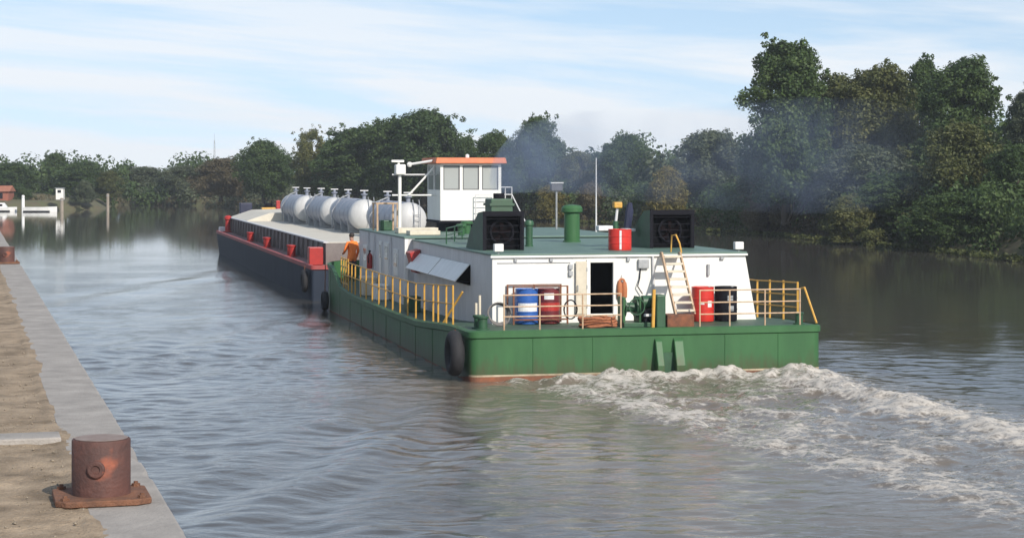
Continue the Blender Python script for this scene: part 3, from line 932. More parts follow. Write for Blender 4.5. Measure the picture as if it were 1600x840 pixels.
# ladder to the roof on a rusty step box
MB().box((5.02, 0.20, 1.215), (5.72, 0.72, 1.52)).build('step_box', M_RUST, tug, bevel=0.015)
ld = MB()
bl, tl = Vector((5.33, 0.50, 1.52)), Vector((5.60, 2.50, 2.98))
for du_ in (0.0, 0.5):
    ld.hexa([tuple(bl + Vector((du_ - 0.02, -0.05, 0))), tuple(bl + Vector((du_ + 0.02, -0.05, 0))), tuple(bl + Vector((du_ + 0.02, 0.09, 0))), tuple(bl + Vector((du_ - 0.02, 0.09, 0))),
             tuple(tl + Vector((du_ - 0.02, -0.05, 0))), tuple(tl + Vector((du_ + 0.02, -0.05, 0))), tuple(tl + Vector((du_ + 0.02, 0.09, 0))), tuple(tl + Vector((du_ - 0.02, 0.09, 0)))])
ldo = ld.build('ladder', M_TAN, tug)
for i in range(8):
    p = bl.lerp(tl, (i + 0.55) / 8)
    MB().hexa([(p.x + 0.022, p.y - 0.10, p.z - 0.055), (p.x + 0.478, p.y - 0.10, p.z - 0.055), (p.x + 0.478, p.y + 0.1, p.z - 0.055), (p.x + 0.022, p.y + 0.1, p.z - 0.055),
               (p.x + 0.022, p.y - 0.10, p.z), (p.x + 0.478, p.y - 0.10, p.z), (p.x + 0.478, p.y + 0.1, p.z), (p.x + 0.022, p.y + 0.1, p.z)]).build('tread', M_CREAM, ldo, bevel=0.006)
MB().tube([(6.12, 2.44, 2.96), (6.09, 2.5, 3.2), (6.02, 2.6, 3.42), (5.96, 2.75, 3.4), (5.95, 2.8, 2.965)], 0.022, 6).build('hand_rail', M_YEL, tug, smooth=True)

# --- roof gear
def cowl(u0, u1, v0, l_top, l_bot, hgt, name='air_intake'):
    z0 = 2.965
    c = MB()
    t = 0.035
    prof = [(v0, z0), (v0 + l_bot, z0), (v0 + l_bot * 0.72, z0 + hgt * 0.52), (v0 + l_top, z0 + hgt * 0.96), (v0, z0 + hgt)]
    c.prism(prof, u0, u0 + t, 'x').prism(prof, u1 - t, u1, 'x')
    c.add([(u0 + t, v0, z0 + hgt), (u1 - t, v0, z0 + hgt), (u1 - t, v0 + l_top, z0 + hgt * 0.96), (u0 + t, v0 + l_top, z0 + hgt * 0.96),
           (u1 - t, v0 + l_bot * 0.72, z0 + hgt * 0.52), (u0 + t, v0 + l_bot * 0.72, z0 + hgt * 0.52), (u1 - t, v0 + l_bot, z0), (u0 + t, v0 + l_bot, z0)],
          [(0, 1, 2, 3), (3, 2, 4, 5), (5, 4, 6, 7)])
    co = c.build(name, M_DECK, tug)
    MB().box((u0 + t + 0.002, v0 + 0.28, z0 + 0.01), (u1 - t - 0.002, v0 + 0.31, z0 + hgt * 0.93)).build('intake_back', M_DARK, co)
    MB().box((u0 + t + 0.002, v0 - 0.012, z0 + 0.005), (u0 + t + 0.06, v0 + 0.27, z0 + hgt - 0.05)).box((u0 - 0.004, v0 - 0.03, z0 + 0.005), (u0 + 0.06, v0 - 0.013, z0 + hgt + 0.004)).box((u1 - 0.06, v0 - 0.03, z0 + 0.005), (u1 + 0.004, v0 - 0.013, z0 + hgt + 0.004)).box((u0 + 0.061, v0 - 0.03, z0 + hgt - 0.12), (u1 - 0.061, v0 - 0.013, z0 + hgt + 0.004)).box((u1 - t - 0.06, v0 - 0.012, z0 + 0.005), (u1 - t - 0.002, v0 + 0.27, z0 + hgt - 0.05)).box((u0 + t + 0.062, v0 - 0.012, z0 + hgt - 0.14), (u1 - t - 0.062, v0 + 0.27, z0 + hgt - 0.05)).build('intake_frame', M_BLACK, co)
    cu, cz = (u0 + u1) / 2, z0 + hgt * 0.46
    MB().torus((cu, v0 + 0.2, cz), hgt * 0.30, 0.035, 'y', 24, 8).build('fan_ring', M_BLACK, co, smooth=True)
    fb = MB()
    for k in range(5):
        a = k * 2 * math.pi / 5 + 0.3
        d, e = Vector((math.cos(a), 0, math.sin(a))), Vector((-math.sin(a), 0, math.cos(a)))
        c0 = Vector((cu, v0 + 0.2, cz))
        fb.add([c0 + e * 0.03, c0 - e * 0.03, c0 + d * hgt * 0.28 - e * 0.07 + Vector((0, 0.03, 0)), c0 + d * hgt * 0.28 + e * 0.07 - Vector((0, 0.03, 0))], [(0, 1, 2, 3)])
    fb.lathe([(0.06, -0.04), (0.06, 0.04)], (cu, v0 + 0.2, cz), 12, 'y')
    fb.build('fan', M_FAN, co)
    for k in range(5):
        z = z0 + 0.12 + k * (hgt - 0.32) / 4
        MB().tube([(u0 + t + 0.06, v0 + 0.05, z), (u1 - t - 0.06, v0 + 0.05, z)], 0.012, 6).build('guard_bar', M_BLACK, co)
    return co
cowl(1.36, 2.48, 4.85, 0.6, 2.2, 1.04)
cowl(6.15, 7.42, 5.3, 0.6, 2.1, 1.05)
# exhaust trunk
ex = MB().box((2.28, 8.0, 2.965), (2.92, 8.8, 4.30)).build('exhaust_trunk', M_DECK, tug, bevel=0.03)
MB().tube([(2.6, 8.4, 4.25), (2.6, 8.4, 4.45)], 0.16, 14).build('exhaust_pipe', M_BLACK, ex, smooth=True)
MB().box((2.24, 7.96, 4.1), (2.96, 8.84, 4.17)).build('trim', M_DECK, ex)
def mushroom(u, v, r, hh, m, cap=1.35):
    vb = MB().lathe([(r * 1.15, 0), (r * 1.15, 0.04), (r, 0.05), (r, hh * 0.78)], (u, v, 2.965), 20).build('ventilator', m, tug, smooth=True)
    MB().lathe([(r * 0.95, hh * 0.76), (r * cap, hh * 0.80), (r * cap, hh * 0.90), (r * cap * 0.8, hh * 0.97), (0.0001, hh)], (u, v, 2.965), 20).build('cap', m, vb, smooth=True)
mushroom(5.35, 10.6, 0.235, 1.13, M_GREEN, 1.36)
mushroom(3.42, 16.8, 0.13, 0.5, M_GREEN, 1.6)
mushroom(3.25, 7.4, 0.10, 0.75, M_DKGREEN, 1.3)
mushroom(2.9, 15.2, 0.11, 0.45, M_GREEN, 1.6)
# lamps on the two aft roof corners
for (u, v) in ((1.30, 2.7), (7.78, 2.7)):
    lb = MB().tube([(u, v, 2.96), (u, v, 3.02)], 0.03, 8).build('deck_lamp', M_STEEL, tug)
    MB().box((u - 0.12, v - 0.09, 3.02), (u + 0.12, v + 0.09, 3.22)).build('lamp_body', M_WHITE, lb, bevel=0.02)
# searchlight post and signal mast
mp_ = MB().tube([(7.55, 21.0, 3.04), (7.55, 21.0, 4.45)], 0.035, 8).build('light_post', M_STEEL, tug, smooth=True)
MB().box((7.34, 20.9, 4.40), (7.76, 21.1, 4.66)).build('floodlight', M_DGREY, mp_, bevel=0.02)
MB().box((7.32, 20.86, 4.67), (7.78, 21.1, 4.71)).build('visor', M_SHADE_GREYW, mp_)
MB().tube([(8.12, 17.8, 3.04), (8.12, 17.8, 5.55)], [0.032, 0.018], 8).build('signal_mast', M_SHADE_GREYW, tug, smooth=True)
# low lockers and pipes forward on the roof
for (u0, u1, v0, v1, hh) in ((1.3, 2.3, 15.6, 16.3, 0.14), (1.25, 2.6, 17.5, 18.2, 0.18)):
    MB().box((u0, v0, 3.04), (u1, v1, 3.04 + hh)).build('roof_locker', M_CREAM, tug, bevel=0.02)
for (u, v) in ((1.05, 20.6), (1.05, 21.5), (1.75, 20.6), (1.75, 21.5)):
    MB().tube([(u, v, 3.04), (u, v, 4.0)], 0.035, 6).build('gantry_post', M_TAN, tug, smooth=True)
for v in (20.6, 21.5):
    MB().tube([(1.0, v, 3.98), (1.8, v, 3.98)], 0.03, 6).build('gantry_bar', M_TAN, tug, smooth=True)
MB().box((1.2, 20.8, 3.04), (1.6, 21.2, 3.4)).build('roof_box', M_DKGREEN, tug, bevel=0.03)
rl = MB()
for z in (3.22, 3.42):
    rl.tube([(1.35, 9.8, z), (2.6, 13.6, z)], 0.018, 6)
rl = rl.build('railing', M_DKGREEN, tug)
for t_ in (0, 0.5, 1):
    MB().tube([(1.35 + 1.25 * t_, 9.8 + 3.8 * t_, 2.96), (1.35 + 1.25 * t_, 9.8 + 3.8 * t_, 3.44)], 0.02, 6).build('post', M_DKGREEN, rl)
# small deck crane / fuel pump by the starboard intake
cr = MB().lathe([(0.2, 0), (0.2, 0.05), (0.09, 0.06), (0.075, 0.72)], (5.55, 6.6, 2.965), 14).build('deck_crane', M_DKGREEN, tug, smooth=True)
MB().tube([(5.55, 6.6, 3.6), (5.6, 6.6, 4.05)], 0.04, 8).build('crane_post', M_SHADE_GREYW, cr)
MB().box((5.48, 6.48, 4.05), (5.72, 6.72, 4.22)).build('crane_head', M_YEL, cr, bevel=0.03)
MB().tube([(5.9, 6.7, 3.3), (6.0, 6.75, 3.95), (6.02, 6.75, 4.2)], [0.10, 0.12, 0.06], 8).build('hoist', M_NAVY, cr, smooth=True)
MB().box((5.0, 6.4, 3.42), (5.42, 6.7, 3.56)).build('crane_box', M_LABEL, cr, bevel=0.02)
MB().box((5.68, 6.3, 3.40), (6.05, 6.6, 3.48)).build('crane_arm', M_SHADE_GREYW, cr, bevel=0.02)

# --- wheelhouse
WU0, WU1, WV0, WV1, WZ0, WZ1 = 2.96, 5.08, 19.0, 21.4, 3.42, 5.36
WG0, WG1 = 4.46, 5.29
wh = MB()
t = 0.05
wh.box((WU0, WV0, WZ0), (WU1, WV0 + t, WG0)).box((WU0, WV0 + t, WZ0), (WU0 + t, WV1 - t, WG0)).box((WU1 - t, WV0 + t, WZ0), (WU1, WV1 - t, WG0)).box((WU0, WV1 - t, WZ0), (WU1, WV1, WG0))
wh.box((WU0 + t, WV0 + t, WZ0), (WU1 - t, WV1 - t, WZ0 + 0.05))
wh.box((WU0, WV0, WG1), (WU1, WV1, WZ1))
who = wh.build('wheelhouse', M_WHITE, tug)
fw = (WU1 - WU0 - 0.10) / 3
def pillar(u0, v0, u1, v1):
    MB().box((u0, v0, WG0), (u1, v1, WG1)).build('pillar', M_WHITE, who)
for k in range(4):
    pillar(WU0 + k * fw, WV0, WU0 + k * fw + 0.10, WV0 + 0.07)
    pillar(WU0 + k * fw, WV1 - 0.07, WU0 + k * fw + 0.10, WV1)
pillar(WU0, 20.15, WU0 + 0.07, 20.25)
pillar(WU1 - 0.07, 20.15, WU1, 20.25)
def glass_mat():
    m = bpy.data.materials.new('cab_glass')
    m.use_nodes = True
    t_ = m.node_tree
    b = t_.nodes['Principled BSDF']
    b.inputs['Base Color'].default_value = (0.55, 0.57, 0.56, 1)
    b.inputs['Roughness'].default_value = 0.05
    tr = t_.nodes.new('ShaderNodeBsdfTransparent')
    tr.inputs['Color'].default_value = (0.75, 0.78, 0.76, 1)
    ms = t_.nodes.new('ShaderNodeMixShader')
    ms.inputs[0].default_value = 0.55
    t_.links.new(tr.outputs[0], ms.inputs[1])
    t_.links.new(b.outputs[0], ms.inputs[2])
    t_.links.new(ms.outputs[0], t_.nodes['Material Output'].inputs['Surface'])
    return m
M_CAB = glass_mat()
for k in range(3):
    a, b = WU0 + k * fw + 0.10, WU0 + (k + 1) * fw
    MB().box((a, WV0 + 0.03, WG0), (b, WV0 + 0.036, WG1)).build('pane', M_CAB, who)
    MB().box((a, WV1 - 0.036, WG0), (b, WV1 - 0.03, WG1)).build('pane', M_CAB, who)
    fm = MB()
    fm.box((a + 0.001, WV0 + 0.01, WG0), (a + 0.035, WV0 + 0.029, WG1)).box((b - 0.035, WV0 + 0.01, WG0), (b - 0.001, WV0 + 0.029, WG1)).box((a + 0.036, WV0 + 0.01, WG0), (b - 0.036, WV0 + 0.029, WG0 + 0.035)).box((a + 0.036, WV0 + 0.01, WG1 - 0.035), (b - 0.036, WV0 + 0.029, WG1))
    fm.build('window_frame', M_DGREY, who)
for (a, b) in ((WV0 + 0.07, 20.15), (20.25, WV1 - 0.07)):
    for u in (WU0 + 0.03, WU1 - 0.036):
        MB().box((u, a, WG0), (u + 0.006, b, WG1)).build('pane', M_CAB, who)
MB().box((3.4, 20.6, 3.48), (4.7, 21.2, 4.4)).build('console', M_STEEL, who, bevel=0.03)
MB().box((3.9, 19.9, 3.9), (4.35, 20.0, 4.75)).build('helm_chair', M_BLACK, who, bevel=0.04)
MB().hexa([(WU0 - 0.2, WV0 - 0.2, WZ1 + 0.002), (WU1 + 0.16, WV0 - 0.2, WZ1 + 0.002), (WU1 + 0.16, WV1 + 0.2, WZ1 + 0.002), (WU0 - 0.2, WV1 + 0.2, WZ1 + 0.002),
           (WU0 - 0.16, WV0 - 0.16, WZ1 + 0.2), (WU1 + 0.12, WV0 - 0.16, WZ1 + 0.2), (WU1 + 0.12, WV1 + 0.16, WZ1 + 0.2), (WU0 - 0.16, WV1 + 0.16, WZ1 + 0.2)]).build('wheelhouse_roof', M_ORANGE, tug, bevel=0.02)
MB().lathe([(0.07, 0), (0.07, 0.1), (0.0001, 0.14)], (4.1, 20, WZ1 + 0.2), 12).build('roof_lamp', M_LABEL, tug, smooth=True)
MB().box((WU0 + 0.25, WV0 + 0.4, 3.04), (WU1 - 0.25, WV1 - 0.4, WZ0 - 0.002)).build('lift_column', M_BLACK, tug)
MB().box((WU0 - 0.05, WV0 - 0.08, WZ0 - 0.075), (WU1 + 0.3, WV1, WZ0 - 0.003)).build('wheelhouse_base', M_BLACK, tug)
# ladder cage on the aft face and side rail
lc = MB()
for u in (4.15, 4.8):
    lc.tube([(u, 18.85, 3.4), (u, 18.85, 4.3)], 0.02, 6)
lc = lc.build('cab_ladder', M_SHADE_GREYW, tug)
for z in (3.55, 3.75, 3.95, 4.15, 4.3):
    MB().tube([(4.15, 18.85, z), (4.8, 18.85, z)], 0.016, 6).build('rung', M_SHADE_GREYW, lc)
lc = MB()
for z in (4.3, 4.55):
    lc.tube([(5.1, 19.2, z), (5.5, 19.2, z), (5.5, 21.2, z)], 0.018, 6)
lc = lc.build('side_rail', M_SHADE_GREYW, tug)
for (u, v) in ((5.5, 19.2), (5.5, 20.2), (5.5, 21.2)):
    MB().tube([(u, v, 3.4), (u, v, 4.56)], 0.018, 6).build('post', M_SHADE_GREYW, lc)
MB().tube([(5.5, 19.2, 4.3), (6.0, 18.6, 3.05)], 0.02, 6).build('brace', M_SHADE_GREYW, tug)
# radar mast beside the wheelhouse
ms_ = MB().tube([(1.66, 19.6, 3.04), (1.66, 19.6, 5.05)], 0.06, 10).build('radar_mast', M_WHITE, tug, smooth=True)
MB().box((1.5, 19.4, 4.98), (1.84, 19.78, 5.33)).build('radar_housing', M_WHITE, ms_, bevel=0.04)
MB().box((1.36, 19.5, 5.40), (1.80, 19.64, 5.48)).build('radar_scanner', M_WHITE, ms_, bevel=0.02)
MB().tube([(1.62, 19.58, 5.33), (1.62, 19.58, 5.41)], 0.04, 8).build('scanner_pivot', M_WHITE, ms_)
for (z, m_) in ((4.98, M_SHADE_GREYW), (4.28, M_WHITE)):
    MB().tube([(1.4, 19.62, z), (2.95, 19.62, z)], 0.03, 6).build('mast_rail', m_, ms_)
MB().tube([(1.95, 19.5, 4.28), (2.85, 19.5, 5.25)], 0.035, 6).build('mast_brace', M_WHITE, ms_)
MB().tube([(1.9, 19.5, 5.32), (2.8, 19.5, 5.46)], 0.045, 6).build('mast_boom', M_SHADE_GREYW, ms_)
MB().lathe([(0.06, -0.08), (0.09, 0.0), (0.06, 0.08)], (1.98, 19.5, 5.33), 10).build('horn', M_WHITE, ms_, smooth=True)

# ------------------------------------------------------------------ cargo barge
barge = ship_thing('cargo_barge', 'long dark slate cargo barge with cream hatch covers ahead of the tug', 'barge', 0, 30.4)
BL = 49.6
bo = rounded_outline(0, 9.0, 0, BL, 0.12, 1.6)
n = len(bo)
DZ = 1.35
bh = MB()
def rake(v, z):
    k = max(0.0, (v - (BL - 7)) / 7)
    return v - 4.5 * k * max(0.0, (1.0 - z) / 2.0)
levels = [-1.0, -0.2, 0.4, 1.0, DZ]
vs = []
for z in levels:
    vs += [(u, rake(v, z), z) for u, v in bo]
fs = []
for i in range(len(levels) - 1):
    fs += [(i * n + k, i * n + (k + 1) % n, (i + 1) * n + (k + 1) % n, (i + 1) * n + k) for k in range(n)]
bh.add(vs, fs)
bh.build('hull', M_SLATE, barge, smooth=True)
bd = MB()
bd.add([(u, v, DZ - 0.004) for u, v in offset(bo, -0.02)], [tuple(range(n))])
bd.build('deck', M_BDECK, barge)
gr = MB()
oo = offset(bo, 0.05)
gr.add([(u, v, DZ - 0.11) for u, v in oo] + [(u, v, DZ + 0.05) for u, v in oo] + [(u, v, DZ + 0.05) for u, v in offset(bo, -0.10)] + [(u, v, DZ - 0.01) for u, v in offset(bo, -0.10)],
       [(k, (k + 1) % n, n + (k + 1) % n, n + k) for k in range(n)] + [(n + k, n + (k + 1) % n, 2 * n + (k + 1) % n, 2 * n + k) for k in range(n)] + [(2 * n + k, 2 * n + (k + 1) % n, 3 * n + (k + 1) % n, 3 * n + k) for k in range(n)])
gr.build('gunwale', mat('gunwale_red', (0.36, 0.05, 0.048), 0.6, (0.28, 0.07, 0.066), 2.5, rust=(0.35, 0.25, 0.25), rust_amt=0.3), barge)
C0, C1, CU0, CU1, CZ = 1.6, BL - 1.2, 0.78, 8.22, 2.22
cm = MB()
cm.box((CU0, C0, DZ), (CU0 + 0.06, C1, CZ)).box((CU1 - 0.06, C0, DZ), (CU1, C1, CZ)).box((CU0 + 0.06, C0, DZ), (CU1 - 0.06, C0 + 0.06, CZ)).box((CU0 + 0.06, C1 - 0.06, DZ), (CU1 - 0.06, C1, CZ))
cm.build('coaming', M_COAM, barge)
MB().box((CU0 - 0.09, C0, CZ), (CU0 + 0.10, C1, CZ + 0.05)).build('coaming_lip', M_SHADE_GREYW, barge)
sm_ = None
for k in range(28):
    v = C0 + 0.5 + k * (C1 - C0 - 1) / 27
    o = MB()
    if sm_ is None:
        so_ = MB().prism([(CU0 - 0.14, DZ), (CU0 - 0.002, DZ), (CU0 - 0.002, CZ - 0.01), (CU0 - 0.06, CZ - 0.01)], -0.02, 0.02, 'y').build('stiffener', M_COAM, barge)
        so_.location = (0, v, 0)
        sm_ = so_
    else:
        c_ = sm_.copy()
        col.objects.link(c_)
        c_.parent = barge
        c_.location = (0, v, 0)
# flat covers under the tanks, raised covers forward
v = C0 + 0.1
k = 0
while v < C1 - 0.5:
    e = min(v + 2.95, C1 - 0.1)
    if v < 36.5:
        MB().box((CU0 + 0.11, v + 0.02, CZ - 0.06), (CU1 - 0.1, e - 0.02, CZ + 0.03)).build('hatch_cover', M_COVER, barge, bevel=0.02)
    else:
        MB().prism([(CU0 + 0.11, CZ), (CU1 - 0.1, CZ), (CU1 - 0.1, CZ + 0.06), (6.8, 2.72), (4.5, 2.78), (2.2, 2.72), (CU0 + 0.11, CZ + 0.06)], v + 0.02, e - 0.02, 'y').build('hatch_cover', M_COVER, barge, bevel=0.02)
    v = e
    k += 1
for v in (10.0, 20.55, 29.35):
    for dv in (-0.35, 0.35):
        bitt(0.36, v + dv, DZ, M_RED, barge, 0.15, 0.5)
MB().box((0.06, 1.2, DZ), (0.62, 1.85, DZ + 0.72)).build('locker', M_RED, barge, bevel=0.03)
MB().box((8.4, 1.2, DZ), (8.9, 1.85, DZ + 0.6)).build('locker', M_RED, barge, bevel=0.03)
bp_ = MB().lathe([(0.3, 0), (0.3, 0.06), (0.19, 0.08), (0.17, 0.75), (0.24, 0.8), (0.24, 0.95), (0.1, 1.05)], (0.55, 46.3, DZ), 16).build('mooring_post', M_RED, barge, smooth=True)
MB().box((0.06, 47.1, DZ), (0.5, 47.6, DZ + 0.3)).build('fairlead', M_LABEL, barge, bevel=0.05)
# bow gear
MB().box((1.5, BL - 1.0, DZ), (2.3, BL - 0.3, 3.15)).build('bow_cabin', M_NAVY, barge, bevel=0.05)
MB().box((4.3, BL - 1.05, DZ), (5.2, BL - 0.4, 3.05)).build('bow_cabin', M_NAVY, barge, bevel=0.05)
yw = MB().box((2.9, BL - 1.0, DZ), (3.8, BL - 0.35, 2.85)).build('anchor_winch', M_YEL, barge, bevel=0.04)
MB().lathe([(0.28, 0), (0.28, 0.04), (0.14, 0.05), (0.14, 0.45), (0.28, 0.46), (0.28, 0.5)], (3.1, BL - 0.7, 3.0), 16, 'x').build('winch_drum', M_BLACK, yw, smooth=True)
MB().box((3.85, BL - 0.9, DZ), (4.1, BL - 0.5, 3.3)).build('brake_box', M_RED, barge, bevel=0.03)

# white pressure vessels on the covers
def px_u(x, v):
    k = (x - 800) / 3000
    return (k * (O[1] + v * CA) + v * SA - O[0]) / (CA - k * SA)
tank_spec = [(570, 40.4, 'pressure tank nearest the tug, beside the orange worker'),
             (513, 50.5, 'second pressure tank from the tug on the barge covers'),
             (474, 59.0, 'third pressure tank from the tug on the barge covers'),
             (437, 67.3, 'pressure tank farthest forward on the barge, next to the raised cream covers')]
TR, TL = 0.72, 7.8
for ti_, (x, vf, lab) in enumerate(tank_spec):
    u = px_u(x, vf) + TR
    tk = ship_thing('pressure_tank', lab, 'tank', u, vf - TL, CZ + 0.03, 'row of grey and white pressure tanks on the barge')
    zc = 0.14 + TR
    prof = [(TR, 0.45)]
    for w_ in (1.25, 2.4, 3.9, 5.4, 6.4):
        prof += [(TR, w_ - 0.05), (TR + 0.014, w_ - 0.04), (TR + 0.014, w_ + 0.04), (TR, w_ + 0.05)]
    prof += [(TR, TL - 0.45)]
    MB().lathe(prof, (0, 0, zc), 40, 'y').build('shell', M_TANKB, tk, smooth=True)
    for sgn, off in ((-1, 0.45), (1, TL - 0.45)):
        prof = [(TR + 0.006, off - sgn * 0.3)]
        for i in range(11):
            a = math.pi / 2 * i / 10
            prof.append((max((TR + 0.006) * math.cos(a), 0.0001), off + sgn * 0.45 * math.sin(a)))
        MB().lathe(prof, (0, 0, zc), 40, 'y').build('domed_end', M_TANK, tk, smooth=True)
    for w_ in (1.5, 3.9, 6.3):
        MB().prism([(-0.62, 0), (0.62, 0), (0.69, zc - 0.2), (0.5, zc - 0.535), (0, zc - TR - 0.004), (-0.5, zc - 0.535), (-0.69, zc - 0.2)], w_ - 0.07, w_ + 0.07, 'y').build('saddle', M_STEEL, tk)
    for w_ in (0.7, 5.9):
        nz = MB().lathe([(0.09, TR - 0.1), (0.09, TR + 0.2), (0.16, TR + 0.205), (0.16, TR + 0.26), (0.06, TR + 0.27), (0.06, TR + 0.38)], (0, w_, zc), 14).build('nozzle', M_TANKB, tk, smooth=True)
        MB().tube([(-0.19, w_, zc + TR + 0.40), (0.19, w_, zc + TR + 0.40)], 0.03, 6).build('valve_handle', M_SHADE_GREYW, nz)
    MB().tube([(0, 5.75, zc + TR + 0.15), (-0.35, 5.75, zc + TR + 0.02), (-TR - 0.08, 5.75, zc + 0.1), (-TR - 0.08, 5.75, 0.1)], 0.03, 8).build('drain_pipe', M_STEEL, tk, smooth=True)
    lad = MB()
    for dx in (-0.13, 0.13):
        lad.tube([(0.25 + dx, -0.06, 0.02), (0.25 + dx, -0.06, zc + 0.35), (0.25 + dx, 0.3, zc + TR + 0.1)], 0.018, 6)
    lad = lad.build('tank_ladder', M_STEEL, tk)
    for k_ in range(5):
        MB().tube([(0.12, -0.06, 0.2 + 0.22 * k_), (0.38, -0.06, 0.2 + 0.22 * k_)], 0.014, 5).build('rung', M_STEEL, lad)

# ------------------------------------------------------------------ loose things aboard
def drum(label, u, v, z, m, r=0.29, hh=0.88, mtop=None, lab=None):
    d = ship_thing('oil_drum', label, 'drum', u, v, z, 'drums on the tug')
    prof = [(0.001, 0), (r * 0.97, 0.0), (r, 0.015), (r, hh * 0.32), (r * 1.035, hh * 0.335), (r, hh * 0.35), (r, hh * 0.65), (r * 1.035, hh * 0.665), (r, hh * 0.68), (r, hh - 0.015), (r * 1.02, hh - 0.01), (r * 1.02, hh), (r * 0.95, hh), (r * 0.94, hh - 0.02), (0.001, hh - 0.02)]
    MB().lathe(prof, (0, 0, 0), 28).build('body', m, d, smooth=True)
    MB().lathe([(0.035, hh - 0.021), (0.035, hh + 0.004)], (r * 0.6, 0, 0), 10).build('bung', M_STEEL, d)
    if lab:
        for (a0, a1, z0, z1, mm) in lab:
            b = MB()
            k = 8
            vs = []
            for i in range(k + 1):
                a = R(a0 + (a1 - a0) * i / k)
                for zz_ in (z0, z1):
                    vs.append((r * 1.012 * math.cos(a), r * 1.012 * math.sin(a), zz_ * hh))
            b.add(vs, [(2 * i, 2 * i + 2, 2 * i + 3, 2 * i + 1) for i in range(k)])
            b.build('drum_label', mm, d)
    return d
DK = 1.216
drum('blue oil drum with a pale label band against the white aft wall', 1.92, 2.2, DK, M_DRUMBLUE, lab=[(-150, -40, 0.36, 0.60, M_LABEL)])
drum('dark maroon oil drum beside the blue drum on the aft deck', 2.49, 2.2, DK, M_MAROON, lab=[(-125, -75, 0.70, 0.88, M_LABEL), (-160, -20, 0.37, 0.60, M_RED)])
drum('bright red drum with a small white label right of the ladder', 6.55, 2.0, DK, M_DRUMRED, lab=[(-82, -58, 0.42, 0.6, M_LABEL), (-128, -100, 0.5, 0.54, M_LABEL)])
drum('black drum beside the red one at the right end of the white wall', 7.18, 2.0, DK, M_BLACK, lab=[(-100, -70, 0.6, 0.75, M_STEEL), (-95, -65, 0.3, 0.45, M_STEEL)])
drum('short red drum standing on the tug roof between the air intakes', 5.0, 4.3, 2.967, M_DRUMRED, r=0.31, hh=0.56, lab=[(-108, -98, 0.05, 0.95, M_LABEL)])
# rack around the two port drums
rk = ship_thing('drum_rack', 'thin brown steel rack around the blue and maroon drums', 'rack', 1.5, 1.85, DK)
for (u, v) in ((0, 0), (1.4, 0), (0, 0.68), (1.4, 0.68), (0.7, 0.68)):
    MB().box((u - 0.02, v - 0.02, 0), (u + 0.02, v + 0.02, 0.94)).build('upright', M_RUST, rk)
for v in (0, 0.68):
    MB().box((-0.02, v - 0.018, 0.942), (1.42, v + 0.018, 0.97)).build('top_bar', M_RUST, rk)
MB().box((0.021, -0.012, 0.10), (1.379, 0.012, 0.14)).build('low_bar', M_RUST, rk)
# coil of hose
hc = ship_thing('hose_coil', 'grey coil of hose lying left of the drum rack at the stern', 'hose', 1.05, 1.35, DK)
pts = []
for i in range(90):
    a = i * 0.34
    rr = 0.30 - 0.0007 * i
    pts.append((rr * math.cos(a) * (1 + 0.05 * math.sin(i)), 0.10 + 0.10 * math.sin(a) + 0.002 * i, 0.30 + rr * math.sin(a) * 0.95))
MB().tube(pts, 0.018, 6).build('coil', M_ROPE, hc, smooth=True)
hc2 = ship_thing('hose_coil', 'small dark hose coil hung at the right side of the drum rack', 'hose', 2.98, 1.85, DK)
pts = [(0.17 * math.cos(i * 0.35), 0.02 * math.sin(i * 0.9), 0.36 + 0.24 * math.sin(i * 0.35)) for i in range(60)]
MB().tube(pts, 0.016, 6).build('coil', M_BLACK, hc2, smooth=True)
# heap of rusty rope by the door
rp_ = ship_thing('rope_heap', 'flat heap of rust orange rope in front of the black doorway', 'rope', 3.38, 0.75, DK)
M_ROPEO = mat('rope_rust', (0.42, 0.16, 0.075), 0.9, (0.28, 0.10, 0.05), 14, bump=0.6)
pts = []
for i in range(170):
    a = i * 0.42
    rr = 0.20 + 0.22 * (0.5 + 0.5 * math.sin(i * 0.13))
    pts.append((rr * 1.15 * math.cos(a), rr * 0.75 * math.sin(a), 0.03 + 0.20 * i / 170 + 0.02 * math.sin(i * 1.7)))
MB().tube(pts, 0.034, 6).build('rope', M_ROPEO, rp_, smooth=True)
# life jacket hung by the door
lj = ship_thing('life_jacket', 'orange life jacket hanging on the white wall right of the doorway', 'life jacket', 4.53, 2.5, 1.78)
lj.scale = (0.85, 0.85, 0.85)
M_LJ = mat('life_jacket', (0.46, 0.17, 0.07), 0.8, (0.36, 0.12, 0.05), 8)
for dx in (-0.075, 0.075):
    MB().lathe([(0.03, 0), (0.085, 0.06), (0.09, 0.3), (0.07, 0.48), (0.02, 0.55)], (dx, 0, 0), 12).build('float_panel', M_LJ, lj, smooth=True)
MB().torus((0, 0.02, 0.52), 0.08, 0.035, 'y', 16, 8).build('collar', M_LJ, lj, smooth=True)
MB().tube([(0, 0.03, 0.6), (0, 0.06, 0.72)], 0.008, 5).build('strap', M_BLACK, lj)
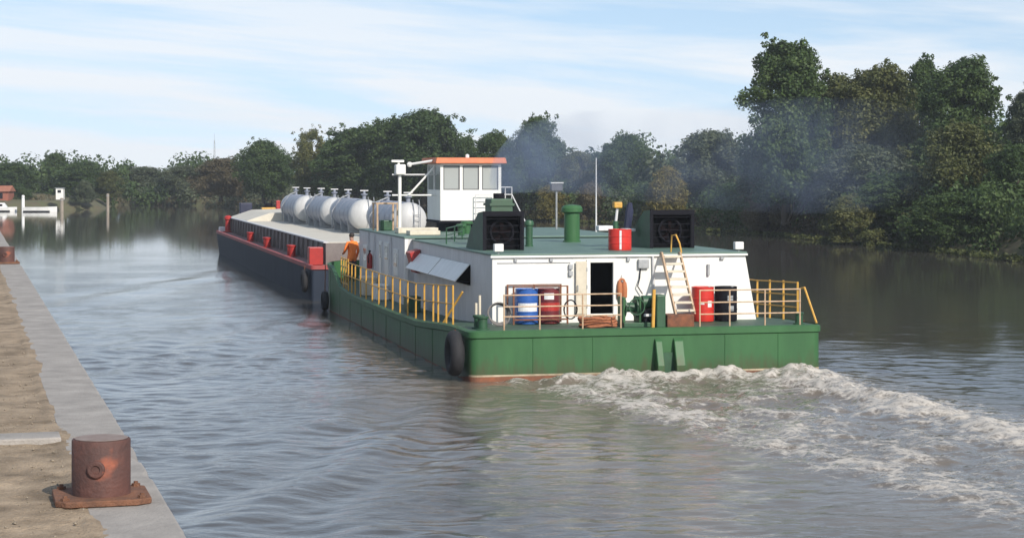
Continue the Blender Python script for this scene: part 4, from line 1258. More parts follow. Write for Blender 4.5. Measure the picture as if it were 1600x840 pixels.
# fire extinguishers and red boxes on the port wall
def extinguisher(label, u, v, z):
    e = ship_thing('fire_extinguisher', label, 'extinguisher', u, v, z)
    MB().lathe([(0.001, 0), (0.09, 0.0), (0.10, 0.03), (0.10, 0.42), (0.07, 0.5), (0.03, 0.53), (0.03, 0.58)], (0, 0, 0), 16).build('cylinder', M_RED, e, smooth=True)
    MB().box((-0.03, -0.1, 0.58), (0.03, 0.05, 0.63)).build('valve', M_BLACK, e)
    MB().tube([(0.0, -0.09, 0.6), (-0.08, -0.13, 0.45), (-0.06, -0.12, 0.2)], 0.015, 6).build('hose', M_BLACK, e)
extinguisher('red fire extinguisher on the forward port wall of the deckhouse', FW - 0.12, 20.35, 1.75)
fb_ = ship_thing('fire_box', 'red fire hose box on the port wall left of the tilted hatch flaps', 'box', PW - 0.36, 13.0, 1.98)
MB().prism([(0.0, 0.62), (0.34, 0.72), (0.34, 0.0), (0.18, 0.0)], -0.36, 0.36, 'y').build('box_body', M_RED, fb_, bevel=0.02)
MB().box((0.02, -0.2, 0.2), (0.05, 0.2, 0.24)).build('handle', M_STEEL, fb_)
# tyre fenders
def tyre(label, u, v, z, r, wdt, axis='x'):
    tthing = ship_thing('tyre_fender', label, 'tyre', u, v, z, 'tyre fenders')
    MB().torus((0, 0, 0), r * 0.72, r * 0.30, axis, 32, 14, wdt / (0.6 * r)).build('tyre', M_RUBBER, tthing, smooth=True)
    top = top_z(max(v, 0)) if v < 27 else DZ
    ax = (0.0, 0.0)
    MB().tube([(0, 0, r * 0.7), (0.02 if u < 4 else -0.02, 0, top - z)], 0.018, 6).build('hanging_chain', M_RUST, tthing)
tyre('big black tyre fender at the near left corner of the green stern', -0.24, 0.75, 0.64, 0.55, 0.34)
tyre('small black tyre fender at the waterline by the tug bow', -0.19, 25.0, 0.36, 0.36, 0.24)
tyre('black tyre fender on the far right side of the green stern', 9.19, 1.6, 0.68, 0.40, 0.24)
tyre('black tyre hanging at the barge stern corner next to the tug bow', -0.19, 31.2, 0.75, 0.45, 0.24)
# clutter along the port side deck
def crate(label, u, v, su, sv, sz, m, name='crate', cat='crate'):
    c_ = ship_thing(name, label, cat, u, v, deck_z(v) + 0.002)
    MB().box((-su / 2, -sv / 2, 0), (su / 2, sv / 2, sz * 0.86)).build('box_body', m, c_, bevel=0.02)
    MB().box((-su / 2 - 0.015, -sv / 2 - 0.015, sz * 0.862), (su / 2 + 0.015, sv / 2 + 0.015, sz)).build('lid', m, c_, bevel=0.015)
crate('pale cream locker behind the yellow rails near the bow', 0.5, 19.2, 0.45, 0.9, 0.62, M_CREAM)
crate('small white locker on the port side deck behind the rails', 0.52, 16.6, 0.4, 0.6, 0.5, M_WHITE)
crate('dark green gear box on the port side deck below the white corner post', 0.55, 11.0, 0.4, 0.7, 0.45, M_DKGREEN)
gb = ship_thing('gas_cylinder', 'brown gas cylinder standing by the bow behind the orange worker', 'gas cylinder', 1.1, 24.3, 1.05)
MB().lathe([(0.001, 0), (0.12, 0), (0.12, 1.0), (0.06, 1.15), (0.04, 1.25)], (0, 0, 0), 14).build('bottle', M_MAROON, gb, smooth=True)

# ------------------------------------------------------------------ worker in orange
def person(label, loc, rz):
    root = thing('person', label, 'person', loc, rz)
    J = {'pel': (0, 0, 0.95, 0.15), 'waist': (0, 0.0, 1.12, 0.145), 'chest': (0, 0.01, 1.34, 0.165), 'neck': (0, 0.0, 1.50, 0.065), 'head0': (0, 0.03, 1.60, 0.085), 'head1': (0, 0.03, 1.72, 0.085),
         'shl': (-0.19, 0, 1.43, 0.075), 'ell': (-0.27, 0.04, 1.16, 0.055), 'wrl': (-0.20, 0.26, 1.05, 0.04), 'hal': (-0.17, 0.36, 1.06, 0.035),
         'shr': (0.19, 0, 1.43, 0.075), 'elr': (0.26, -0.03, 1.15, 0.055), 'wrr': (0.27, 0.10, 0.92, 0.04), 'har': (0.26, 0.15, 0.83, 0.035),
         'hil': (-0.10, 0, 0.90, 0.115), 'knl': (-0.12, 0.03, 0.50, 0.075), 'anl': (-0.13, -0.02, 0.09, 0.05), 'tol': (-0.15, 0.15, 0.04, 0.04),
         'hir': (0.10, 0, 0.90, 0.115), 'knr': (0.12, 0.02, 0.50, 0.075), 'anr': (0.14, -0.05, 0.09, 0.05), 'tor': (0.16, 0.12, 0.04, 0.04)}
    E_ = [('pel', 'waist'), ('waist', 'chest'), ('chest', 'neck'), ('neck', 'head0'), ('head0', 'head1'), ('chest', 'shl'), ('shl', 'ell'), ('ell', 'wrl'), ('wrl', 'hal'), ('chest', 'shr'), ('shr', 'elr'), ('elr', 'wrr'), ('wrr', 'har'),
          ('pel', 'hil'), ('hil', 'knl'), ('knl', 'anl'), ('anl', 'tol'), ('pel', 'hir'), ('hir', 'knr'), ('knr', 'anr'), ('anr', 'tor')]
    ks = list(J)
    # fingers
    extra, ee = [], []
    for s_, h_ in ((-1, 'hal'), (1, 'har')):
        hx, hy, hz_, _ = J[h_]
        wx, wy, wz_, _ = J['wrl' if s_ < 0 else 'wrr']
        d = Vector((hx - wx, hy - wy, hz_ - wz_)).normalized()
        side = d.cross(Vector((1, 0, 0))).normalized()
        for q, (off, ln) in enumerate(((-0.03, 0.075), (-0.01, 0.085), (0.01, 0.08), (0.03, 0.065), (0.05, 0.05))):
            p0 = Vector((hx, hy, hz_)) + side * off
            p1 = p0 + d * ln + Vector((-s_ * 0.02, 0, -0.015))
            extra.append((tuple(p1), 0.009))
            ee.append((h_, len(ks) + len(extra) - 1))
    me_ = bpy.data.meshes.new('body')
    me_.from_pydata([J[k_][:3] for k_ in ks] + [e[0] for e in extra], [(ks.index(a), ks.index(b)) for a, b in E_] + [(ks.index(a), b) for a, b in ee], [])
    o = bpy.data.objects.new('body', me_)
    col.objects.link(o)
    o.parent = root
    sk = o.modifiers.new('skin', 'SKIN')
    for i, k_ in enumerate(ks):
        me_.skin_vertices[0].data[i].radius = (J[k_][3], J[k_][3] * (0.72 if k_ in ('chest', 'waist', 'pel') else 1.0))
    for i, e in enumerate(extra):
        me_.skin_vertices[0].data[len(ks) + i].radius = (e[1], e[1])
    me_.skin_vertices[0].data[0].use_root = True
    sk.use_smooth_shade = True
    ss = o.modifiers.new('sub', 'SUBSURF')
    ss.levels = ss.render_levels = 2
    dg = bpy.context.evaluated_depsgraph_get()
    em = bpy.data.meshes.new_from_object(o.evaluated_get(dg))
    o.modifiers.clear()
    o.data = em
    em.materials.clear()
    for m_ in (M_HIVIS, M_TROUSER, M_SKIN, M_BLACK):
        em.materials.append(m_)
    for p in em.polygons:
        c_ = p.center
        if c_.z > 1.52 or (abs(c_.x) > 0.13 and c_.z < 1.09 and c_.y > 0.22) or (c_.x > 0.2 and c_.z < 0.90 and c_.z > 0.65):
            p.material_index = 2
        elif c_.z < 0.11:
            p.material_index = 3
        elif c_.z < 0.78 and abs(c_.x) < 0.24:
            p.material_index = 1
    em.shade_smooth()
    hd = MB().lathe([(0.088, -0.03), (0.100, 0.02), (0.094, 0.06), (0.065, 0.105), (0.001, 0.12)], (0, 0.01, 1.70), 16).build('hair', M_HAIR, root, smooth=True)
    fc = MB()
    for dx in (-0.035, 0.035):
        fc.lathe([(0.001, -0.012), (0.012, 0), (0.001, 0.012)], (dx, 0.115, 1.68), 8)
    fc.build('eyes', M_BLACK, root)
    MB().hexa([(-0.015, 0.105, 1.625), (0.015, 0.105, 1.625), (0.015, 0.14, 1.63), (-0.015, 0.14, 1.63), (-0.008, 0.105, 1.675), (0.008, 0.105, 1.675), (0.008, 0.115, 1.675), (-0.008, 0.115, 1.675)]).build('nose', M_SKIN, root)
    return root
person('worker in orange high visibility clothing standing on the tug fore deck', S(0.72, 24.4, 1.05), A + R(25))

# ------------------------------------------------------------------ quay furniture
M_BOLL = mat('bollard_rust', (0.125, 0.050, 0.038), 0.75, (0.062, 0.032, 0.028), 5, bump=0.35, bscale=40, rust=(0.36, 0.085, 0.035), rust_amt=0.30, rust_scale=4)
def orange_patch(m, pos, rad, colr):
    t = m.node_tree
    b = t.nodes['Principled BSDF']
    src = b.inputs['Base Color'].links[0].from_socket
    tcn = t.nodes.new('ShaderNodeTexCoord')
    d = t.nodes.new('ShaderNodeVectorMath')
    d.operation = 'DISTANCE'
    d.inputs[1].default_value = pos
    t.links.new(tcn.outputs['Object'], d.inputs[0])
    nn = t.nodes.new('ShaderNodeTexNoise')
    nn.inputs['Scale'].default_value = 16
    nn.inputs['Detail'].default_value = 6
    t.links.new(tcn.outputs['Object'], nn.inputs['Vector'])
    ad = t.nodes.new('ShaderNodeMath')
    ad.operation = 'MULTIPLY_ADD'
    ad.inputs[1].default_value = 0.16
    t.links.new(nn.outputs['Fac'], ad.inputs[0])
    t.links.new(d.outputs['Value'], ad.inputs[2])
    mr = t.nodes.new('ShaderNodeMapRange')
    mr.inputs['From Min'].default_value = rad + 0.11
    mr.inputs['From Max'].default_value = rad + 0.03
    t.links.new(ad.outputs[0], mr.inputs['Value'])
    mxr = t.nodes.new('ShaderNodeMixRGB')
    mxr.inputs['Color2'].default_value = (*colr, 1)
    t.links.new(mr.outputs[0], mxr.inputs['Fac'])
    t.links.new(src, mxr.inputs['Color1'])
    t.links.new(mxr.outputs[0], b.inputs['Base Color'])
orange_patch(M_BOLL, (0.01, -0.15, 0.205), 0.05, (0.30, 0.085, 0.042))  # orange spot with a noisy edge beside the boss
M_PLATE = mat('plate_rust', (0.22, 0.095, 0.05), 0.9, (0.11, 0.055, 0.035), 9, bump=0.6, bscale=50, rust=(0.24, 0.2, 0.16), rust_amt=0.3, rust_scale=8)
M_BTOP = mat('bollard_top', (0.27, 0.22, 0.20), 0.8, (0.18, 0.13, 0.11), 9)
def quay_bollard(label, loc):
    q = thing('mooring_bollard', label, 'bollard', loc, QA, 'rusty quay bollards')
    p = 0.25
    MB().prism([(-p, -p + 0.06), (-p + 0.05, -p), (p - 0.08, -p), (p, -p + 0.05), (p, p - 0.05), (p - 0.05, p), (-p + 0.07, p), (-p, p - 0.05)], 0.003, 0.036, 'z').build('base_plate', M_PLATE, q, bevel=0.006)
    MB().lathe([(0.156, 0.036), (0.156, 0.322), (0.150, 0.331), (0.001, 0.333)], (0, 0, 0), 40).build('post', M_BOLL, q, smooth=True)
    MB().lathe([(0.001, 0.3332), (0.142, 0.3332), (0.142, 0.3352), (0.001, 0.3356)], (0, 0, 0), 40).build('top_plate', M_BTOP, q, smooth=True)
    a = R(-88) - QA
    d = Vector((math.cos(a), math.sin(a), 0))
    c = d * 0.154 + Vector((0, 0, 0.185))
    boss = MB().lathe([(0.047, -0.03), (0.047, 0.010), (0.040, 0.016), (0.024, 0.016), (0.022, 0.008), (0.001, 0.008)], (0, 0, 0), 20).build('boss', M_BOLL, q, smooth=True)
    boss.location = c
    boss.rotation_euler = d.to_track_quat('Z', 'Y').to_euler()
    for (x, y) in ((-0.2, -0.2), (0.2, -0.2), (0.2, 0.2), (-0.2, 0.2)):
        MB().lathe([(0.024, 0.036), (0.024, 0.050), (0.012, 0.052), (0.012, 0.062), (0.001, 0.063)], (x, y, 0), 6).build('bolt', M_PLATE, q)
    return q
quay_bollard('big rusty red mooring bollard in the near left foreground', (-2.21, 10.33, QZ))
qb2 = quay_bollard('distant rusty bollard at the left edge of the picture', (-9.9, 37.6, QZ))
cb = thing('cream_block', 'small cream box on the quay in front of the distant bollard', 'box', (-9.55, 34.0, QZ), QA)
MB().box((-0.35, -0.2, 0), (0.12, 0.2, 0.36)).build('block', M_CREAM, cb, bevel=0.03)
MB().box((-0.37, -0.22, 0.362), (0.14, 0.22, 0.40)).build('cap', M_CREAM, cb, bevel=0.01)

# ------------------------------------------------------------------ trees
def leaf_mat(name, c1, c2, c3):
    m = bpy.data.materials.new(name)
    m.use_nodes = True
    t = m.node_tree
    b = t.nodes['Principled BSDF']
    b.inputs['Roughness'].default_value = 0.55
    b.inputs['Specular IOR Level'].default_value = 0.25
    at = t.nodes.new('ShaderNodeAttribute')
    at.attribute_name = 'tint'
    oi = t.nodes.new('ShaderNodeObjectInfo')
    ad = t.nodes.new('ShaderNodeMath')
    ad.operation = 'MULTIPLY_ADD'
    t.links.new(oi.outputs['Random'], ad.inputs[0])
    ad.inputs[1].default_value = 0.25
    t.links.new(at.outputs['Fac'], ad.inputs[2])
    r = t.nodes.new('ShaderNodeValToRGB')
    r.color_ramp.elements[0].color = (*c1, 1)
    r.color_ramp.elements[1].color = (*c3, 1)
    r.color_ramp.elements[1].position = 1.0
    e = r.color_ramp.elements.new(0.55)
    e.color = (*c2, 1)
    t.links.new(ad.outputs[0], r.inputs[0])
    t.links.new(r.outputs[0], b.inputs['Base Color'])
    tl_ = t.nodes.new('ShaderNodeBsdfTranslucent')
    t.links.new(r.outputs[0], tl_.inputs['Color'])
    ms = t.nodes.new('ShaderNodeMixShader')
    ms.inputs[0].default_value = 0.30
    t.links.new(b.outputs[0], ms.inputs[1])
    t.links.new(tl_.outputs[0], ms.inputs[2])
    t.links.new(ms.outputs[0], t.nodes['Material Output'].inputs['Surface'])
    return m
LM = {'dark': leaf_mat('leaf_dark', (0.030, 0.054, 0.018), (0.058, 0.096, 0.030), (0.094, 0.138, 0.044)),
      'olive': leaf_mat('leaf_olive', (0.050, 0.064, 0.022), (0.098, 0.112, 0.038), (0.155, 0.155, 0.055)),
      'grey': leaf_mat('leaf_grey', (0.046, 0.064, 0.038), (0.086, 0.108, 0.062), (0.13, 0.15, 0.09)),
      'autumn': leaf_mat('leaf_autumn', (0.085, 0.085, 0.026), (0.16, 0.14, 0.04), (0.24, 0.19, 0.055)),
      'brown': leaf_mat('leaf_brown', (0.075, 0.062, 0.036), (0.125, 0.104, 0.06), (0.18, 0.15, 0.085))}

def leaves(centres, radii, counts, size, gen, flat=0.85, shell_bias=0.45):
    """leaf quads scattered through lobes; returns verts, faces, tint"""
    cs = np.repeat(centres, counts, axis=0)
    rs = np.repeat(radii, counts, axis=0)
    N = len(cs)
    d = gen.normal(size=(N, 3))
    d /= np.linalg.norm(d, axis=1)[:, None]
    rad = gen.random(N) ** shell_bias
    p = cs + d * rad[:, None] * rs
    nrm = d * 0.8 + gen.normal(size=(N, 3)) * 0.7 + np.array([0, 0, 0.35])
    nrm /= np.linalg.norm(nrm, axis=1)[:, None]
    a = np.cross(nrm, gen.normal(size=(N, 3)))
    a /= np.linalg.norm(a, axis=1)[:, None] + 1e-9
    b = np.cross(nrm, a)
    s = size * gen.uniform(0.55, 1.3, N)[:, None]
    v = np.stack([p - a * s * 0.6, p - b * s * 0.34 + nrm * s * 0.08, p + a * s * 0.6, p + b * s * 0.34 + nrm * s * 0.08], 1)
    lobe_t = np.repeat(gen.random(len(centres)), counts)
    tint = np.clip(0.50 * lobe_t + 0.35 * gen.random(N) + 0.02, 0, 1)
    return v.reshape(-1, 3), np.arange(N * 4).reshape(-1, 4), np.repeat(tint, 4)
def leaf_mesh(name, v, f, tint, m):
    me_ = fast_mesh(name, v, f)
    at = me_.attributes.new('tint', 'FLOAT', 'POINT')
    at.data.foreach_set('value', tint.astype(np.float32))
    me_.materials.append(m)
    return me_

def crown_proto(seed, kind, H, Rr, nleaf, size):
    g = np.random.default_rng(seed)
    z0, nl = {'round': (0.18, 150), 'tall': (0.14, 210), 'bush': (0.02, 90), 'loose': (0.15, 90)}[kind]
    c, rad = [], []
    while len(c) < nl:
        t = g.random()
        a = g.random() * 2 * np.pi
        if kind == 'bush':
            prof = math.cos(t * math.pi / 2 * 0.93) ** 0.5
        elif kind == 'tall':
            prof = math.sin(math.pi * (0.20 + 0.72 * t)) ** 0.55
        else:
            prof = math.sin(math.pi * (0.16 + 0.76 * t)) ** 0.6
        prof *= 0.86 + 0.22 * math.sin(3 * a + seed) * math.sin(2.3 * t * math.pi + seed)
        lr = Rr * (0.11 + 0.21 * g.random() ** 1.6)
        rr = max(0, prof * Rr - lr * 0.75) * math.sqrt(0.1 + 0.9 * g.random())
        z = H * (z0 + (1 - z0) * t) - lr * 0.8 * t
        z = max(z, lr * 0.55)
        c.append((rr * math.cos(a), rr * math.sin(a), z))
        rad.append((lr, lr, lr * g.uniform(0.75, 1.1)))
    c.append((0, 0, H - Rr * 0.2))
    rad.append((Rr * 0.2,) * 3)
    c, rad = np.array(c), np.array(rad)
    wgt = rad[:, 0] ** 2
    cnt = np.maximum(12, (wgt / wgt.sum() * nleaf * 0.9)).astype(int)
    v, f, ti = leaves(c, rad, cnt, size, g)
    # loose sprigs outside the lobes break the outline
    ex_c = c[g.integers(0, len(c), 130)] * np.array([1.06, 1.06, 1.02]) + g.normal(size=(130, 3)) * Rr * 0.12
    ex_c[:, 2] = np.clip(ex_c[:, 2], 0.3, H * 1.03)
    v2, f2, t2 = leaves(ex_c, np.full((130, 3), Rr * 0.07), np.full(130, max(4, int(nleaf * 0.08 / 130))), size, g)
    v = np.concatenate([v, v2]); f = np.concatenate([f, f2 + len(ti)]); ti = np.concatenate([ti, t2])
    v[:, 2] = np.maximum(v[:, 2], 0.02)
    # trunk and limbs
    tb = MB()
    r0 = 0.028 * H
    pts = [(g.normal() * 0.02 * H * q, g.normal() * 0.02 * H * q, H * 0.8 * q) for q in np.linspace(0, 1, 7)]
    tb.tube(pts, list(np.linspace(r0, r0 * 0.2, 7)), 7)
    order = np.argsort(-rad[:, 0])[:12]
    for i in order:
        z = c[i][2] * g.uniform(0.4, 0.7)
        k = min(int(z / (H * 0.8) * 6), 5)
        st_ = Vector(pts[k])
        en = Vector(c[i])
        md = st_.lerp(en, 0.5) + Vector((0, 0, -0.04 * H))
        tb.tube([st_, md, en], [r0 * 0.42, r0 * 0.28, r0 * 0.1], 5)
    return (v, f, ti), tb
PROTO = {}
def proto(kind, idx, colour):
    key = (kind, idx)
    if key not in PROTO:
        H, Rr = {'round': (10, 4.6), 'tall': (14, 4.4), 'bush': (6, 3.8), 'loose': (10, 4.2)}[kind]
        nl = {'round': 42000, 'tall': 66000, 'bush': 26000, 'loose': 22000}[kind]
        (v, f, ti), tb = crown_proto(1000 + hash_(kind) + idx * 17, kind, H, Rr, nl, 0.235 if kind != 'bush' else 0.20)
        crown = leaf_mesh('crown', v, f, ti, LM[colour])
        trunk = tb.build('trunk', M_BARK, None, smooth=True)
        tm = trunk.data
        bpy.data.objects.remove(trunk)
        PROTO[key] = (crown, tm, H, Rr)
    return PROTO[key]
def hash_(s_):
    return sum(ord(ch) * (i + 3) for i, ch in enumerate(s_))
def tree(label, x, ytop, wpx, Y, kind, idx, colour, group, name='tree', cat='tree', zb=1.0):
    """centre column x, crown top row and width as seen, at distance Y"""
    crown, trunk, H, Rr = proto(kind, idx, colour)
    X = (x - 800) / 3000 * Y
    top = 5 + (272 - ytop) * Y / 3000
    s_z = (top - zb) / H
    s_r = 1.2 * (wpx / 2 * Y / 3000) / Rr
    o = thing(name, label, cat, (X, Y, zb), random.uniform(0, 6.28), group)
    for nm, me_ in (('crown', crown), ('trunk', trunk)):
        c_ = bpy.data.objects.new(nm, me_)
        col.objects.link(c_)
        c_.parent = o
        c_.scale = (s_r, s_r, s_z)
        if nm == 'crown':
            c_.material_slots[0].link = 'OBJECT'
            c_.material_slots[0].material = LM[colour]
    return o
GR, GM, GL = 'trees on the right bank', 'trees behind the tug', 'trees along the far left bank'
T_ = tree
T_('tallest dark tree standing left in the right bank group, bare twigs on its left side', 1228, 64, 150, 152, 'tall', 1, 'dark', GR)
T_('olive tree just right of the tallest tree', 1312, 112, 140, 158, 'tall', 2, 'olive', GR)
T_('yellowish olive tree with a flat top in the middle of the right group', 1375, 98, 140, 156, 'tall', 3, 'olive', GR)
T_('slim dark tree top between the olive trees and the big round one', 1440, 92, 90, 162, 'tall', 4, 'dark', GR)
T_('big round dark crown near the right edge', 1508, 88, 145, 148, 'tall', 5, 'dark', GR)
T_('grey green tree cut by the right edge of the picture', 1608, 138, 90, 140, 'tall', 2, 'grey', GR)
T_('broad grey green tree behind the olive bush left of the tall group', 1110, 203, 140, 186, 'round', 1, 'grey', GR)
T_('low grey green tree below the tallest tree', 1215, 222, 150, 168, 'round', 2, 'grey', GR)
T_('rounded grey bush tree in front of the tall olive trees', 1345, 225, 150, 148, 'round', 3, 'grey', GR)
T_('olive green front tree below the big round crown', 1495, 190, 150, 134, 'round', 4, 'olive', GR)
T_('dark front tree at the right edge near the white sign', 1590, 225, 120, 128, 'round', 5, 'dark', GR)
T_('dark low tree over the water in the middle of the right bank', 1400, 268, 150, 137, 'round', 2, 'dark', GR)
T_('brownish bush at the water left of the leaning branch', 1200, 270, 80, 158, 'bush', 1, 'brown', GR, 'bush', 'bush', 0.2)
T_('bright green bush low over the water on the right bank', 1330, 305, 110, 136, 'bush', 2, 'olive', GR, 'bush', 'bush', 0.2)
T_('dark bush at the water on the far right', 1480, 300, 150, 124, 'bush', 3, 'dark', GR, 'bush', 'bush')
T_('yellow tinged bush at the waterline in the right bank shade', 1440, 325, 80, 128, 'bush', 1, 'olive', GR, 'bush', 'bush')
T_('autumn yellow bush right behind the starboard air intake', 1043, 258, 84, 182, 'bush', 4, 'autumn', GM, 'bush', 'bush', 0.2)
T_('round green tree right of the thin white mast', 978, 209, 104, 205, 'round', 3, 'dark', GM)
T_('tall blue shaded tree directly behind the exhaust smoke', 838, 181, 96, 216, 'round', 4, 'dark', GM)
T_('loose dark tree right behind the wheelhouse roof', 772, 203, 84, 222, 'loose', 1, 'dark', GM)
T_('low dark tree in the gap left of the loose tree behind the wheelhouse', 732, 214, 70, 228, 'round', 4, 'dark', GM)
T_('low green tree between the smoke and the round tree', 905, 236, 80, 212, 'round', 5, 'olive', GM)
T_('brown bush behind the green ventilator', 925, 285, 70, 199, 'bush', 2, 'brown', GM, 'bush', 'bush', 0.2)
T_('yellow brown bush behind the floodlight post', 862, 288, 70, 206, 'bush', 3, 'autumn', GM, 'bush', 'bush', 0.2)
T_('big dark dome shaped tree behind the radar mast', 664, 171, 150, 232, 'round', 1, 'dark', GM)
T_('wide dark tree left of the dome shaped one', 556, 198, 150, 240, 'round', 2, 'dark', GM)
T_('dark tree filling the gap between the wide tree and the dome shaped tree', 606, 184, 120, 236, 'round', 5, 'dark', GM)
T_('pale loose tree left of the wide dark tree', 488, 200, 74, 248, 'loose', 2, 'olive', GL)
T_('dark tree above the forward tanks', 412, 219, 92, 262, 'round', 3, 'dark', GL)
T_('low brown green tree near the barge bow', 345, 247, 100, 280, 'round', 4, 'brown', GL)
T_('grey tree at the end of the river reach', 285, 258, 80, 306, 'round', 5, 'grey', GL)
T_('low pale tree left of the grey tree at the river end', 225, 260, 90, 318, 'round', 1, 'grey', GL)
T_('yellow green tree right of the grey mooring post', 172, 266, 50, 285, 'loose', 3, 'olive', GL)
T_('pointed dark tree standing above the far left wood', 85, 238, 60, 300, 'round', 2, 'dark', GL)
T_('dark tree behind the white kiosk', 130, 252, 90, 288, 'round', 3, 'dark', GL)
T_('dark tree above the red brick cabin', 15, 254, 100, 282, 'round', 4, 'dark', GL)
T_('green bush by the white mooring post', 28, 292, 60, 270, 'bush', 1, 'dark', GL, 'bush', 'bush')
T_('tall bush at the water right of the kiosk', 132, 282, 44, 268, 'bush', 2, 'grey', GL, 'bush', 'bush')

# bank undergrowth and the wood behind the trees
def along(path, n, g, off0, off1):
    P = np.array(path, float)
    seg = np.linalg.norm(np.diff(P, axis=0), axis=1)
    cum = np.concatenate([[0], np.cumsum(seg)])
    d = g.random(n) * cum[-1]
    i = np.clip(np.searchsorted(cum, d) - 1, 0, len(seg) - 1)
    t = (d - cum[i]) / seg[i]
    p = P[i] * (1 - t)[:, None] + P[i + 1] * t[:, None]
    tg = (P[i + 1] - P[i]) / seg[i][:, None]
    nr = np.stack([tg[:, 1], -tg[:, 0]], -1)
    return p + nr * g.uniform(off0, off1, n)[:, None]
g = np.random.default_rng(77)
RB = BANK[3:12]
def undergrowth(name, label, path, n, off, zmax, rad, per, size, colour, seed):
    g = np.random.default_rng(seed)
    p = along(path, n, g, *off)
    zr = g.random(n) ** 1.5
    lr = g.uniform(*rad, n)
    c = np.column_stack([p, (0.15 if zmax > 0.05 else 0.03) + lr * 0.4 + zr * zmax])
    v, f, ti = leaves(c, np.column_stack([lr * 1.15, lr * 1.15, lr]), np.full(n, per), size, g)
    v[:, 2] = np.maximum(v[:, 2], 0.03)
    o = bpy.data.objects.new(name, leaf_mesh(name, v, f, ti, LM[colour]))
    col.objects.link(o)
    return tag(o, label, 'undergrowth', kind='stuff')
undergrowth('undergrowth', 'dark overhanging undergrowth along the right bank waterline', RB[:5], 330, (-0.5, 5), 3.0, (0.7, 1.7), 260, 0.26, 'dark', 1)
undergrowth('undergrowth', 'grey green scrub along the far bank behind the tug', RB[3:], 360, (-0.3, 6), 2.2, (0.8, 1.8), 150, 0.34, 'grey', 2)
undergrowth('undergrowth', 'brown reeds and scrub mixed into the far bank', RB[2:], 200, (-0.8, 3), 0.9, (0.5, 1.1), 120, 0.30, 'brown', 3)
undergrowth('wood', 'dense wood closing the view behind the right bank trees', RB[:5], 230, (9, 24), 7.0, (1.4, 2.8), 250, 0.42, 'dark', 4)
undergrowth('wood', 'mixed wood behind the trees of the far bank', RB[3:], 330, (7, 26), 5.6, (1.5, 2.8), 170, 0.5, 'dark', 5)
undergrowth('wood', 'grey green wood mixed in behind the far bank trees', RB[2:], 200, (5, 22), 5.4, (1.4, 2.6), 170, 0.48, 'grey', 6)
undergrowth('reeds', 'pale strip of reeds along the right bank waterline', RB[:6], 420, (-3.4, -1.9), 0.02, (0.12, 0.22), 60, 0.28, 'olive', 9)
LB = [(-64, 314), (-62, 285), (-72, 280), (-120, 272)]
undergrowth('wood', 'low dark wood on the far left bank behind the boats', [(-50, 312), (-70, 300), (-80, 283), (-125, 272)], 230, (-6, 16), 5.6, (1.3, 2.5), 230, 0.48, 'dark', 7)
undergrowth('undergrowth', 'low scrub on the far left bank', [(-58, 272), (-71, 266), (-118, 258)], 90, (0, 7), 1.0, (0.5, 1.1), 110, 0.3, 'brown', 8)

# fallen pale branch over the right bank
br = thing('fallen_branch', 'pale leaning branch reaching down to the water on the right bank', 'branch', (20.6, 165.0, 0.3))
MB().tube([(0, 0, 0), (1.2, 1.0, 0.9), (2.6, 2.0, 1.6), (4.0, 2.8, 3.0)], [0.10, 0.09, 0.07, 0.04], 6).build('limb', M_WOOD, br, smooth=True)
MB().tube([(1.2, 1.0, 0.9), (1.6, 0.4, 1.6), (2.6, 0.2, 2.0)], [0.05, 0.04, 0.02], 6).build('twig', M_WOOD, br, smooth=True)
# white sign at the right edge
sg = thing('river_sign', 'small white board on a post among the trees at the right edge', 'sign', (38.6, 144.5, 1.6))
MB().tube([(0, 0, -0.5), (0, 0, 3.9)], 0.05, 8).build('post', M_STEEL, sg)
MB().box((-0.35, -0.07, 3.2), (0.45, -0.052, 3.9)).build('board', M_WHITE, sg)

# ------------------------------------------------------------------ far left moorings
def boat(label, loc, rz, L_, B_, hh, cabin):
    b = thing('moored_boat', label, 'boat', loc, rz, 'boats moored on the far left')
    secs = [(-0.5, 0.8), (-0.25, 0.95), (0.0, 1.0), (0.25, 0.9), (0.4, 0.6), (0.5, 0.06)]
    vs, fs = [], []
    for (s_, w_) in secs:
        x = s_ * L_
        hw = B_ / 2 * w_
        vs += [(x, -hw * 0.75, -0.3), (x, hw * 0.75, -0.3), (x, hw, hh * (1 + 0.25 * max(0, s_))), (x, -hw, hh * (1 + 0.25 * max(0, s_)))]
    for i in range(len(secs) - 1):
        for k in range(4):
            fs.append((4 * i + k, 4 * i + (k + 1) % 4, 4 * i + 4 + (k + 1) % 4, 4 * i + 4 + k))
    fs += [(3, 2, 1, 0), tuple(4 * (len(secs) - 1) + k for k in range(4))]
    MB().add(vs, fs).build('hull', M_BOAT, b)
    MB().box((-0.5 * L_, -B_ * 0.52, 0.02), (0.3 * L_, B_ * 0.52, 0.16)).build('fender_strip', M_BLACK, b)
    if cabin:
        cbn = MB().hexa([(-0.3 * L_, -B_ * 0.38, hh), (0.2 * L_, -B_ * 0.38, hh), (0.2 * L_, B_ * 0.38, hh), (-0.3 * L_, B_ * 0.38, hh),
                   (-0.26 * L_, -B_ * 0.32, hh + 0.6), (0.1 * L_, -B_ * 0.32, hh + 0.6), (0.1 * L_, B_ * 0.32, hh + 0.6), (-0.26 * L_, B_ * 0.32, hh + 0.6)]).build('cabin', M_BOAT, b, bevel=0.05)
        for x in (-0.2, -0.04):
            MB().box((x * L_, -B_ * 0.375, hh + 0.15), ((x + 0.11) * L_, -B_ * 0.35, hh + 0.45)).build('cabin_window', M_BLACK, cbn)
    return b
boat('long low white boat moored between two posts on the far left', (-62.6, 255, 0), R(4), 4.3, 1.7, 0.62, False)
boat('white boat with small cabin cut by the left edge of the picture', (-68.4, 257, 0), R(6), 4.2, 1.8, 0.55, True)
